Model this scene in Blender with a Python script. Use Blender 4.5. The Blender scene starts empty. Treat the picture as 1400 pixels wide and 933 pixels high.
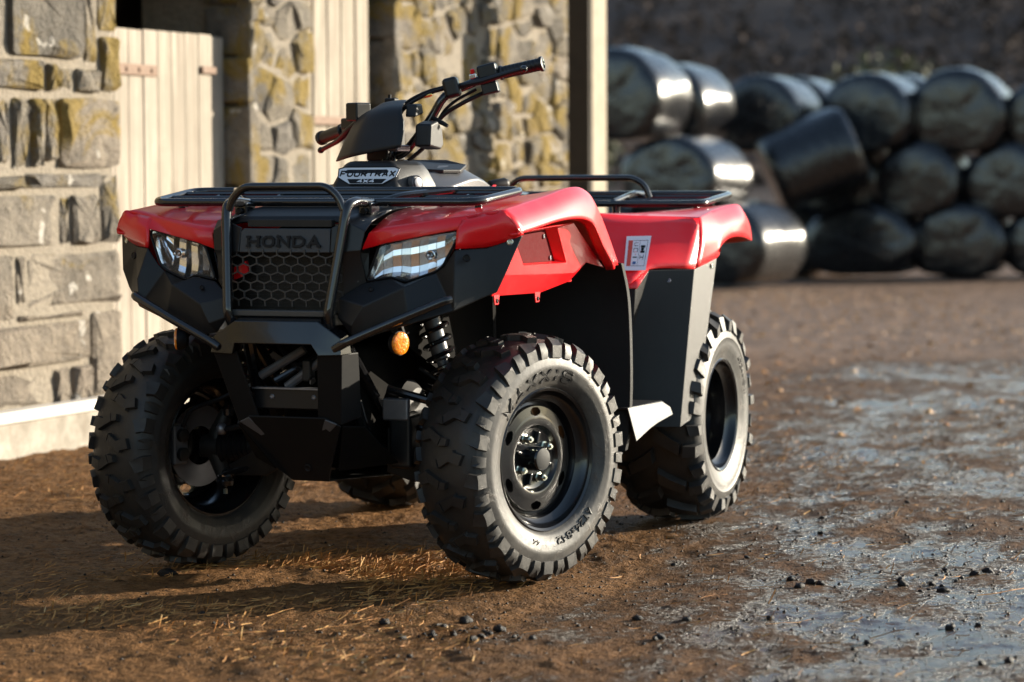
import bpy, bmesh, math, random
from mathutils import Vector, Matrix, noise
R = math.radians
S = bpy.context.scene
COL = S.collection
random.seed(7)

# ---------------------------------------------------------------- camera, sky, sun, exposure
cam_d = bpy.data.cameras.new('camera')
cam = bpy.data.objects.new('camera', cam_d); COL.objects.link(cam)
S.camera = cam
CAM = Vector((2.7496, -5.8790, 0.9760))
yaw, pit, rol = 0.3766, 0.0613, -0.0046
vd = Vector((-math.sin(yaw)*math.cos(pit), math.cos(yaw)*math.cos(pit), -math.sin(pit)))
vr = Vector((math.cos(yaw), math.sin(yaw), 0)); vu = vr.cross(vd)
r2 = vr*math.cos(rol)+vu*math.sin(rol); u2 = -vr*math.sin(rol)+vu*math.cos(rol)
m = Matrix((r2, u2, -vd)).transposed().to_4x4(); m.translation = CAM
cam.matrix_world = m
cam_d.sensor_width = 36.0
cam_d.lens = 3550.2/1400*36.0
cam_d.clip_start = 0.1; cam_d.clip_end = 2000
cam_d.dof.use_dof = True
cam_d.dof.focus_distance = 6.45
cam_d.dof.aperture_fstop = 3.2
SUN_AZ = Vector((math.sin(R(42)), math.cos(R(42))))     # towards the sun, on the ground
SUN_EL = R(14.0)
w = bpy.data.worlds.new('World'); S.world = w; w.use_nodes = True
nt = w.node_tree; bg = nt.nodes['Background']
sky = nt.nodes.new('ShaderNodeTexSky'); sky.sky_type = 'NISHITA'; sky.sun_disc = False
sky.sun_elevation = SUN_EL
sky.sun_rotation = math.atan2(SUN_AZ.x, SUN_AZ.y)
sky.air_density = 1.0; sky.dust_density = 0.35; sky.ozone_density = 0.5
nt.links.new(sky.outputs[0], bg.inputs[0]); bg.inputs[1].default_value = 0.105
sd = bpy.data.lights.new('sun', 'SUN'); sd.energy = 5.0; sd.angle = R(0.53); sd.color = (1.0, 0.90, 0.73)
so = bpy.data.objects.new('sun', sd); COL.objects.link(so)
sv = Vector((SUN_AZ.x*math.cos(SUN_EL), SUN_AZ.y*math.cos(SUN_EL), math.sin(SUN_EL)))
so.rotation_euler = sv.to_track_quat('Z', 'Y').to_euler(); so.location = sv*30
S.view_settings.view_transform = 'Standard'; S.view_settings.look = 'None'
S.view_settings.exposure = 1.25; S.view_settings.gamma = 1.0
S.view_settings.use_curve_mapping = False
S.render.engine = 'CYCLES'
S.cycles.max_bounces = 7; S.cycles.diffuse_bounces = 3; S.cycles.glossy_bounces = 4; S.cycles.transparent_max_bounces = 8

# ---------------------------------------------------------------- materials
def lin(h):
    h = h.lstrip('#'); c = [int(h[i:i+2], 16)/255 for i in (0, 2, 4)]
    return tuple((v/12.92 if v <= .04045 else ((v+.055)/1.055)**2.4) for v in c)
class NT:
    """small helper round a node tree"""
    def __init__(s, name):
        s.m = bpy.data.materials.new(name); s.m.use_nodes = True
        s.t = s.m.node_tree; s.b = s.t.nodes['Principled BSDF']
    def n(s, typ, **k):
        o = s.t.nodes.new(typ)
        for a, v in k.items():
            if a.startswith('i_'):
                key = a[2:]; key = int(key) if key.isdigit() else key.replace('_', ' ')
                o.inputs[key].default_value = v
            else: setattr(o, a, v)
        return o
    def l(s, a, b): s.t.links.new(a, b)
    def coord(s, kind='Object', scale=(1, 1, 1)):
        c = s.n('ShaderNodeTexCoord'); mp = s.n('ShaderNodeMapping'); mp.inputs['Scale'].default_value = scale
        s.l(c.outputs[kind], mp.inputs[0]); return mp.outputs[0]
    def noise(s, vec, scale, detail=4, rough=.55, dist=0):
        o = s.n('ShaderNodeTexNoise'); o.inputs['Scale'].default_value = scale; o.inputs['Detail'].default_value = detail
        o.inputs['Roughness'].default_value = rough; o.inputs['Distortion'].default_value = dist
        s.l(vec, o.inputs['Vector']); return o.outputs['Fac']
    def ramp(s, fac, stops, mode='LINEAR'):
        o = s.n('ShaderNodeValToRGB'); cr = o.color_ramp; cr.interpolation = mode
        while len(cr.elements) < len(stops): cr.elements.new(.5)
        for e, (p, c) in zip(cr.elements, stops):
            e.position = p; e.color = (c, c, c, 1) if isinstance(c, (int, float)) else tuple(c)+(1,)
        s.l(fac, o.inputs[0]); return o.outputs[0]
    def mix(s, fac, a, b):
        o = s.n('ShaderNodeMix', data_type='RGBA')
        for sock, v in ((o.inputs[0], fac), (o.inputs[6], a), (o.inputs[7], b)):
            if hasattr(v, 'links') or hasattr(v, 'is_linked'): s.l(v, sock)
            else: sock.default_value = v if isinstance(v, (int, float)) else tuple(v)+(1,)
        return o.outputs[2]
    def math(s, op, a, b=None):
        o = s.n('ShaderNodeMath', operation=op)
        for sock, v in zip(o.inputs, (a, b)):
            if v is None: continue
            if hasattr(v, 'is_linked'): s.l(v, sock)
            else: sock.default_value = v
        return o.outputs[0]
    def bump(s, h, strength=.3, dist=.01, nrm=None):
        o = s.n('ShaderNodeBump'); o.inputs['Strength'].default_value = strength; o.inputs['Distance'].default_value = dist
        s.l(h, o.inputs['Height'])
        if nrm is not None: s.l(nrm, o.inputs['Normal'])
        return o.outputs[0]
    def set(s, **k):
        for a, v in k.items():
            sock = s.b.inputs[a.replace('_', ' ')]
            if hasattr(v, 'is_linked'): s.l(v, sock)
            else: sock.default_value = v if isinstance(v, (int, float)) else tuple(v)+((1,) if sock.type == 'RGBA' and len(v) == 3 else ())
        return s
M = {}
def plain(name, col, rough, metal=0, coat=0, coat_r=.05, ns=60, var=.15, rv=.12, bump=0, bs=600, bd=.0008, spec=.5, dust_sheen=None, dust_sheen_amt=0):
    t = NT(name); v = t.coord()
    nz = t.noise(v, ns, 5)
    c = t.mix(nz, [x*(1-var) for x in col], [min(1, x*(1+var)) for x in col])
    if dust_sheen:
        d = t.ramp(t.noise(v, 9, 8, .65), [(.42, 0), (.72, 1)])
        c = t.mix(t.math('MULTIPLY', d, dust_sheen_amt), c, dust_sheen)
    ro = t.math('ADD', t.math('MULTIPLY', t.noise(v, ns*.35, 6, .6), rv*2), rough-rv)
    t.set(Base_Color=c, Roughness=ro, Metallic=metal, Coat_Weight=coat, Coat_Roughness=coat_r, Specular_IOR_Level=spec)
    if bump: t.set(Normal=t.bump(t.noise(v, bs, 3), bump, bd))
    M[name] = t.m; return t
plain('red', (.90, .003, .009), .32, coat=.30, coat_r=.06, ns=4, var=.04, rv=.05, dust_sheen=(.60, .14, .13), dust_sheen_amt=.16)  # pink patches: sunlit sheen and fine scratches put into the colour
plain('redmesh', (.10, .003, .005), .8, ns=300, spec=.1)
plain('black', (.0085, .0085, .0095), .46, ns=25, bump=.35, bs=900, rv=.07, dust_sheen=(.035, .030, .025), dust_sheen_amt=.12, spec=.38)
plain('smoothblack', (.008, .008, .009), .36, ns=25, rv=.07, dust_sheen=(.03, .026, .022), dust_sheen_amt=.10, spec=.40)
plain('grillegrey', (.060, .058, .055), .42, ns=25, rv=.07)
plain('plate', (.036, .036, .037), .45, ns=25, rv=.07, bump=.3, bs=900)
plain('gloss', (.006, .006, .007), .20, coat=.3, ns=20, rv=.05)
plain('steel', (.010, .010, .011), .14, coat=.5, ns=20, rv=.05, dust_sheen=(.05, .04, .03), dust_sheen_amt=.08, spec=.5)
plain('grey', (.10, .10, .105), .38, ns=20, rv=.06, metal=.2)
plain('matte', (.006, .0055, .005), .9, ns=30, spec=.08, dust_sheen=(.02, .016, .012), dust_sheen_amt=.3)
plain('under', (.007, .0065, .006), .55, ns=30, dust_sheen=(.03, .023, .017), dust_sheen_amt=.4)
plain('reflector', (.97, .97, .98), .17, metal=1, ns=20, rv=.03, var=.02)
plain('chrome', (.88, .88, .90), .07, metal=1, ns=30, rv=.06)
plain('nut', (.62, .66, .58), .28, metal=1, ns=80)
plain('alu', (.22, .22, .235), .42, metal=.7, ns=40)
plain('label', (.78, .78, .80), .35, ns=40, var=.03)
plain('labelred', (.62, .07, .04), .4)
plain('ink', (.006, .006, .007), .5, spec=.25)
plain('inkblue', (.05, .13, .30), .4)
plain('badge', (.75, .77, .82), .32, ns=50, var=.05)
plain('bulbblue', (.05, .22, .42), .4)
plain('redbtn', (.7, .01, .01), .3)
plain('brass', (.75, .50, .16), .35, metal=1)
def glass(name, col, rough=.02, ior=1.49):
    t = NT(name); t.set(Base_Color=col, Roughness=rough, Transmission_Weight=1.0, IOR=ior); M[name] = t.m
glass('lens', (.98, .98, 1.0))
t = NT('amber'); v = t.coord()
vo = t.n('ShaderNodeTexVoronoi'); vo.inputs['Scale'].default_value = 160; t.l(v, vo.inputs['Vector'])
t.set(Base_Color=t.mix(t.ramp(vo.outputs['Distance'], [(.1, 0), (.6, 1)]), (1.0, .42, .03), (.85, .20, .008)), Roughness=.10, Coat_Weight=.6, Normal=t.bump(vo.outputs['Distance'], .5, .002)); M['amber'] = t.m
def rubber(name, dustcol, amt):
    t = NT(name); v = t.coord()
    n1 = t.noise(v, 7, 9, .68); n2 = t.noise(v, 60, 6, .6)
    d = t.math('MULTIPLY', t.ramp(n1, [(.35, 0), (.68, 1)]), amt)
    mud = t.math('MULTIPLY', t.ramp(t.noise(v, 16, 8, .7, .6), [(.56, 0), (.70, 1)]), .9)
    c = t.mix(t.mix(d, (.018, .018, .018), dustcol), (.018, .018, .018), dustcol)
    c = t.mix(d, (.013, .013, .0135), dustcol)
    c = t.mix(t.math('MULTIPLY', mud, amt), c, (.060, .038, .022))
    ro = t.math('ADD', t.math('MULTIPLY', n2, .28), .36)
    h = t.math('ADD', t.math('MULTIPLY', n2, .5), mud)
    t.set(Base_Color=c, Roughness=ro, Normal=t.bump(h, .35, .003)); M[name] = t.m
rubber('rubber', (.050, .042, .034), .6)
rubber('sidewall', (.11, .100, .087), .85)

# ---------------------------------------------------------------- mesh helpers
def link(name, me, mat=None, parent=None, label=None, cat=None, group=None, kind=None):
    o = bpy.data.objects.new(name, me); COL.objects.link(o)
    if mat is not None and me is not None and not me.materials: me.materials.append(M[mat] if isinstance(mat, str) else mat)
    if parent is not None:
        o.parent = parent
        if parent.type == 'EMPTY' and parent.get('origin_root'): o.matrix_parent_inverse = Matrix.Translation(-parent.location)
    tag(o, label, cat, group, kind); return o
def tag(o, label=None, cat=None, group=None, kind=None):
    for k, v in (('label', label), ('category', cat), ('group', group), ('kind', kind)):
        if v: o[k] = v
    return o
def root(name, loc, label, cat, group=None):
    o = bpy.data.objects.new(name, None); COL.objects.link(o); o.location = loc; o['origin_root'] = 1
    o.empty_display_size = .1
    return tag(o, label, cat, group)
def mk(name, V, F, mat, parent=None, smooth=35, bevel=0, seg=2, solid=0, off=-1, sub=0, **kw):
    me = bpy.data.meshes.new(name); me.from_pydata([tuple(v) for v in V], [], [tuple(f) for f in F]); me.validate()
    bm = bmesh.new(); bm.from_mesh(me); bmesh.ops.remove_doubles(bm, verts=bm.verts, dist=1e-5)
    if not kw.pop('keepn', False): bmesh.ops.recalc_face_normals(bm, faces=bm.faces)
    bm.to_mesh(me); bm.free()
    if smooth:
        me.shade_smooth()
        if smooth < 179 and not bevel: me.set_sharp_from_angle(angle=R(smooth))
    o = link(name, me, mat, parent, **kw)
    if solid:
        sm = o.modifiers.new('solid', 'SOLIDIFY'); sm.thickness = solid; sm.offset = off; sm.use_even_offset = True
    if sub:
        s2 = o.modifiers.new('sub', 'SUBSURF'); s2.levels = sub; s2.render_levels = sub
    if bevel:
        b = o.modifiers.new('bevel', 'BEVEL'); b.width = bevel; b.segments = seg; b.limit_method = 'ANGLE'; b.angle_limit = R(24); b.harden_normals = True
        b.use_clamp_overlap = True
    return o
class MB:
    """collects pieces of ONE part"""
    def __init__(s): s.V = []; s.F = []
    def add(s, V, F):
        n = len(s.V); s.V += [Vector(v) for v in V]; s.F += [[i+n for i in f] for f in F]; return s
    def box(s, c, d, rot=None):
        x, y, z = [v/2 for v in d]; P = [Vector((a*x, b*y, e*z)) for a in (-1, 1) for b in (-1, 1) for e in (-1, 1)]
        if rot is not None: P = [rot @ q for q in P]
        return s.add([q+Vector(c) for q in P], [(0, 1, 3, 2), (4, 6, 7, 5), (0, 4, 5, 1), (2, 3, 7, 6), (0, 2, 6, 4), (1, 5, 7, 3)])
    def prism(s, poly, d):
        """polygon (3d points) pushed along d"""
        n = len(poly); d = Vector(d); P = [Vector(q) for q in poly]
        return s.add(P+[q+d for q in P], [list(range(n)), [n+i for i in range(n)][::-1]]+[[i, (i+1) % n, n+(i+1) % n, n+i] for i in range(n)])
    def tube(s, pts, r, k=10, closed=False, rnd=0, cap=True):
        pts = [Vector(q) for q in pts]
        if rnd: pts = fillet(pts, rnd, closed)
        n = len(pts); base = len(s.V); rr = r if isinstance(r, (list, tuple)) else [r]*n
        if len(rr) != n: m_ = len(rr)-1; rr = [rr[min(m_-1, int(i/(n-1)*m_))]*(1-f)+rr[min(m_-1, int(i/(n-1)*m_))+1]*f for i in range(n) for f in (i/(n-1)*m_-min(m_-1, int(i/(n-1)*m_)),)]
        tang = []
        for i in range(n):
            a = pts[(i-1) % n] if (closed or i > 0) else pts[i]; b = pts[(i+1) % n] if (closed or i < n-1) else pts[i]
            tang.append((b-a).normalized())
        up = Vector((0, 0, 1)) if abs(tang[0].z) < .9 else Vector((1, 0, 0))
        x = tang[0].cross(up).normalized(); V = []
        for i in range(n):
            x = (x-tang[i]*x.dot(tang[i])).normalized(); y = tang[i].cross(x)
            for j in range(k):
                a = 2*math.pi*j/k; V.append(pts[i]+(x*math.cos(a)+y*math.sin(a))*rr[i])
        F = []
        for i in range(n if closed else n-1):
            for j in range(k):
                a = i*k+j; b = i*k+(j+1) % k; i2 = (i+1) % n
                F.append((a, b, i2*k+(j+1) % k, i2*k+j))
        if cap and not closed: F += [tuple(range(k))[::-1], tuple((n-1)*k+j for j in range(k))]
        return s.add(V, F)
    def lathe(s, prof, c, axis, k=32, closed=False, ph=0, cap=True):
        """prof: (offset along axis, radius)"""
        ax = Vector(axis).normalized(); c = Vector(c)
        h = ax.cross(Vector((0, 0, 1)));  h = h.normalized() if h.length > .01 else Vector((1, 0, 0)); v = ax.cross(h)
        V = []; F = []
        for (w, r) in prof:
            for j in range(k):
                a = 2*math.pi*j/k+ph; V.append(c+ax*w+(h*math.cos(a)+v*math.sin(a))*r)
        m = len(prof)
        for i in range(m if closed else m-1):
            for j in range(k):
                i2 = (i+1) % m; F.append((i*k+j, i*k+(j+1) % k, i2*k+(j+1) % k, i2*k+j))
        if not closed and cap:
            if prof[0][1] > 1e-4: F.append(tuple(range(k)))
            if prof[-1][1] > 1e-4: F.append(tuple((m-1)*k+j for j in range(k)))
        return s.add(V, F)
    def cyl(s, a, b, r, k=14):
        a = Vector(a); b = Vector(b); L = (b-a).length
        return s.lathe([(0, r), (L, r)], a, b-a, k)
    def build(s, name, mat, parent=None, **kw): return mk(name, s.V, s.F, mat, parent, **kw)
def fillet(pts, r, closed=False, n=5):
    out = []; N = len(pts)
    for i in range(N):
        if not closed and i in (0, N-1): out.append(pts[i]); continue
        p = pts[i]; a = pts[i-1]-p; b = pts[(i+1) % N]-p
        rr = min(r, a.length*.48, b.length*.48)
        A = p+a.normalized()*rr; B = p+b.normalized()*rr
        for j in range(n+1):
            t = j/n; out.append(A*(1-t)**2+p*2*t*(1-t)+B*t*t)
    return out
def sx(P, s): return [Vector((q[0]*s, q[1], q[2])) for q in P]
def crom(P, n):
    """Catmull-Rom through P, n points per span"""
    P = [Vector(q) for q in P]; out = []
    for i in range(len(P)-1):
        a = P[i-1] if i else P[0]*2-P[1]; b = P[i]; c = P[i+1]; d = P[i+2] if i+2 < len(P) else P[-1]*2-P[-2]
        for j in range(n):
            t = j/n; out.append(.5*((2*b)+(c-a)*t+(2*a-5*b+4*c-d)*t*t+(3*b-a-3*c+d)*t**3))
    out.append(P[-1]); return out
def sgrid(rows, nu, nv):
    """splined both ways"""
    rows = [crom(r_, nv) for r_ in rows]; return grid(rows, nu)
def grid(rows, nu=1, closed_v=False):
    """rows: polylines of equal length -> verts, quads; rows are splined lengthwise nu times"""
    cols = list(zip(*rows))
    if nu > 1: cols = [crom(c, nu) for c in cols]
    nr = len(cols[0]); nc = len(cols)
    V = [Vector(cols[j][i]) for i in range(nr) for j in range(nc)]
    F = [(i*nc+j, i*nc+j+1, (i+1)*nc+j+1, (i+1)*nc+j) for i in range(nr-1) for j in range(nc-1)]
    return V, F
# ---- stroke lettering: every stroke is a raised ribbon
FONT = {
 'H': [[(0, 0), (0, 1)], [(1, 0), (1, 1)], [(0, .5), (1, .5)]],
 'O': [[(.25, 0), (.75, 0), (1, .25), (1, .75), (.75, 1), (.25, 1), (0, .75), (0, .25), 'c']],
 'N': [[(0, 0), (0, 1), (1, 0), (1, 1)]],
 'D': [[(0, 0), (.65, 0), (1, .3), (1, .7), (.65, 1), (0, 1), 'c']],
 'A': [[(0, 0), (.5, 1), (1, 0)], [(.2, .33), (.8, .33)]],
 'F': [[(0, 0), (0, 1), (1, 1)], [(0, .5), (.8, .5)]],
 'U': [[(0, 1), (0, .2), (.2, 0), (.8, 0), (1, .2), (1, 1)]],
 'R': [[(0, 0), (0, 1), (.8, 1), (1, .82), (1, .62), (.8, .45), (0, .45)], [(.5, .45), (1, 0)]],
 'T': [[(0, 1), (1, 1)], [(.5, 1), (.5, 0)]],
 'X': [[(0, 0), (1, 1)], [(0, 1), (1, 0)]],
 'M': [[(0, 0), (0, 1), (.5, .3), (1, 1), (1, 0)]],
 'I': [[(.5, 0), (.5, 1)]],
 'S': [[(0, .12), (.2, 0), (.8, 0), (1, .2), (1, .36), (.8, .5), (.2, .5), (0, .64), (0, .8), (.2, 1), (.8, 1), (1, .88)]],
 'Z': [[(0, 1), (1, 1), (0, 0), (1, 0)]],
 '2': [[(0, .85), (.2, 1), (.8, 1), (1, .8), (1, .62), (0, 0), (1, 0)]],
 '4': [[(.75, 0), (.75, 1), (0, .3), (1, .3)]],
 '8': [[(.2, 0), (.8, 0), (1, .2), (.8, .52), (.2, .52), (0, .8), (.2, 1), (.8, 1), (1, .8), (.8, .52), (.2, .52), (0, .2), 'c']],
 '1': [[(.2, .8), (.55, 1), (.55, 0)]], '0': [[(.2, 0), (.8, 0), (1, .2), (1, .8), (.8, 1), (.2, 1), (0, .8), (0, .2), 'c']],
 '-': [[(.1, .5), (.9, .5)]], 'x': [[(.1, 0), (.9, .6)], [(.1, .6), (.9, 0)]],
}
def ribbon(P, wd, closed):
    """2d polyline -> left/right offsets with mitres"""
    n = len(P); L = []; Rr = []
    for i in range(n):
        p = Vector(P[i]); a = Vector(P[(i-1) % n]) if (closed or i) else None; b = Vector(P[(i+1) % n]) if (closed or i < n-1) else None
        d1 = (p-a).normalized() if a is not None else None; d2 = (b-p).normalized() if b is not None else None
        if d1 is None: d1 = d2
        if d2 is None: d2 = d1
        n1 = Vector((-d1.y, d1.x)); n2 = Vector((-d2.y, d2.x)); mt = n1+n2
        mt = mt.normalized() if mt.length > .2 else n1
        k = min(1/max(.35, mt.dot(n1)), 2.2)
        L.append(p+mt*wd/2*k); Rr.append(p-mt*wd/2*k)
    return L, Rr
def letters(text, fn, h, wch, gap, wd, depth, slant=0, serif=0):
    """fn(u, v, e) maps lettering coordinates (metres, e = height off the surface) to 3d; returns MB"""
    mb = MB(); u0 = 0; e0 = 0
    for ch in text:
        if ch == ' ': u0 += wch*.6; continue
        ww = wch*(.35 if ch in 'I1-' else 1); strokes = list(FONT[ch])
        if serif:
            feet = {'H': [(0, 0), (0, 1), (1, 0), (1, 1)], 'N': [(0, 0), (0, 1), (1, 1)], 'A': [(0, 0), (1, 0)], 'D': []}.get(ch, [])
            strokes = strokes+[[(x-serif, y), (x+serif, y)] for x, y in feet]
        for k, st in enumerate(strokes):
            closed = st[-1] == 'c'; st = [q for q in st if q != 'c']
            P = [(u0+(x*ww+slant*y*h), y*h) for x, y in st]
            A, B = ribbon(P, wd, closed); n = len(P); dz = depth+k*.00025
            V = [fn(q[0], q[1], dz) for q in A]+[fn(q[0], q[1], dz) for q in B]+[fn(q[0], q[1], -.001) for q in A]+[fn(q[0], q[1], -.001) for q in B]
            F = []
            for i in range(n if closed else n-1):
                j = (i+1) % n
                F += [(i, j, n+j, n+i), (2*n+i, 2*n+j, j, i), (n+i, n+j, 3*n+j, 3*n+i)]
            if not closed: F += [(0, n, 3*n, 2*n), (n-1, 2*n-1, 4*n-1, 3*n-1)]
            mb.add(V, F)
        u0 += ww+gap
    return mb, u0-gap
# ---------------------------------------------------------------- quad bike: root and wheels
bike = root('quad_bike', (0, .63, 0), 'red four-wheeled quad bike with black bumper and racks on the muddy yard', 'quad bike')
STEER = 0.3261
def lerp_prof(P, t):
    """P: list of (t, w, r)"""
    for a, b in zip(P, P[1:]):
        if a[0] <= t <= b[0]:
            k = (t-a[0])/(b[0]-a[0]); return a[1]+(b[1]-a[1])*k, a[2]+(b[2]-a[2])*k
    return (P[0][1:] if t < P[0][0] else P[-1][1:])
def tyre_meshes(Wd, R0, bead_r, bead_w, lugs, npitch, lh, seed):
    h = Wd/2
    # half profile from crown to the shoulder (t 0..1), then the sidewall to the bead
    half = [(0, 0, R0-lh), (.35, h*.40, R0-lh-.002), (.62, h*.70, R0-lh-.009), (.8, h*.88, R0-lh-.022), (1.0, h*.965, R0-lh-.046)]
    prof = [(-t, -w, r) for t, w, r in half[:0:-1]]+half
    side = [(h*.985, R0-.075), (h*1.0, R0-.084), (h*.985, R0-.087), (h*.99, R0-.100), (h*.955, bead_r+.024), (h*.90, bead_r+.010), (bead_w+.004, bead_r+.001), (bead_w-.010, bead_r-.006)]
    mb = MB(); rng = random.Random(seed)
    full = [(-w, r) for w, r in side[::-1]]+[(w, r) for _, w, r in prof]+side
    mb.lathe(full, (0, 0, 0), (1, 0, 0), 128, closed=True)
    def surf(th, t, e):
        w0, r0 = lerp_prof(prof, t); w1, r1 = lerp_prof(prof, min(1, t+.02)); w2, r2_ = lerp_prof(prof, max(-1, t-.02))
        tw, tr = w1-w2, r1-r2_; L = math.hypot(tw, tr); nw, nr = -tr/L, tw/L
        w, r = w0+nw*e, r0+nr*e
        return Vector((w, r*math.cos(th), r*math.sin(th)))
    dth = 2*math.pi/npitch
    for i in range(npitch):
        for lug in lugs:
            for s in (1, -1):
                o = 0 if s > 0 else .5
                jit = rng.uniform(-.01, .01); hh = lh*rng.uniform(.92, 1.04)
                # refine polygon edges so wide lugs follow the tread
                P = []
                for a, b in zip(lug, lug[1:]+lug[:1]):
                    for k in range(2): P.append((a[0]+(b[0]-a[0])*k/2, a[1]+(b[1]-a[1])*k/2))
                cu = sum(q[0] for q in P)/len(P); ct = sum(q[1] for q in P)/len(P); n = len(P)
                B = [surf((i+o+q[0]+jit)*dth, s*q[1], -.002) for q in P]
                T = [surf((i+o+cu+(q[0]-cu)*.88+jit)*dth, s*(ct+(q[1]-ct)*(.93 if abs(q[1]) < .95 else .99)), hh*(1-.72*max(0, (abs(q[1])-.80)/.2))) for q in P]
                C = surf((i+o+cu+jit)*dth, s*ct, hh*(1-.72*max(0, (abs(ct)-.80)/.2)))
                mb.add(B+T+[C], [(k, (k+1) % n, n+(k+1) % n, n+k) for k in range(n)]+[(n+k, n+(k+1) % n, 2*n) for k in range(n)])
    return mb, side
LUG_F = [[(.06, -.36), (.26, -.40), (.52, -.02), (.30, .04)], [(.30, .04), (.52, -.02), (.50, .16), (.33, .18)],
         [(.60, .30), (.86, .24), (.94, .50), (.68, .58)],
         [(.06, .66), (.40, .58), (.52, .80), (.54, 1.0), (.10, 1.0), (.12, .80)], [(.66, .74), (.90, .70), (.98, .86), (.97, 1.0), (.68, 1.0)]]
LUG_R = [[(.05, .02), (.38, .0), (.74, .50), (.46, .54)], [(.48, .57), (.76, .53), (.86, .98), (.55, .99)], [(.05, .62), (.30, .66), (.34, .99), (.06, .99)]]
def rim_mesh(rr, bw, nh, depth=0.0):
    """dished steel rim: lathe rings with punched holes"""
    d = depth
    prof = [(bw-.012, rr-.002), (bw+.002, rr+.002), (bw+.006, rr-.003), (bw+.002, rr-.009), (bw-.012, rr-.013), (bw-.020, rr-.020), (bw-.026, rr-.030), (bw-.040-d*.5, rr-.033),
            (bw-.046-d, rr-.038), (bw-.044-d, rr-.045), (bw-.034-d, .124), (bw-.031-d, .104), (bw-.028-d, .090), (bw-.030-d, .082), (bw-.042-d, .074), (bw-.046-d, .060), (bw-.046-d, .034), (bw-.044-d, 0.0)]
    hole = 10; sub_ = 8; a0, a1 = prof[hole], prof[hole+1]
    prof = prof[:hole]+[(a0[0]+(a1[0]-a0[0])*i/sub_, a0[1]+.004+(a1[1]-a0[1]-.004)*i/sub_) for i in range(sub_)]+prof[hole+1:]
    k = 192; mb = MB(); V = []; F = []
    for w_, r_ in prof:
        for j in range(k):
            a = 2*math.pi*j/k; V.append((w_, r_*math.cos(a), r_*math.sin(a)))
    for i in range(len(prof)-1):
        rm = (prof[i][1]+prof[i+1][1])/2
        for j in range(k):
            if hole <= i < hole+sub_:
                q = ((j+.5) % (k/nh)-(k/nh)/2)*2*math.pi/k*rm
                if (q/.019)**2+((rm-.1155)/.0105)**2 < 1: continue
            F.append((i*k+j, i*k+(j+1) % k, (i+1)*k+(j+1) % k, (i+1)*k+j))
    mb.add(V, F)
    # barrel, drop centre and inner lip
    mb.lathe([(bw-.012, rr-.002), (bw-.03, rr-.018), (0, rr-.03), (-bw+.03, rr-.018), (-bw+.012, rr-.002), (-bw-.002, rr+.002), (-bw-.004, rr-.006), (-bw+.02, rr-.022), (0, rr-.036), (bw-.040-d*.5, rr-.035)], (0, 0, 0), (1, 0, 0), 64, cap=False)
    return mb
plain('hubgrey', (.035, .035, .034), .6, spec=.25, ns=200, var=.5)
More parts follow.
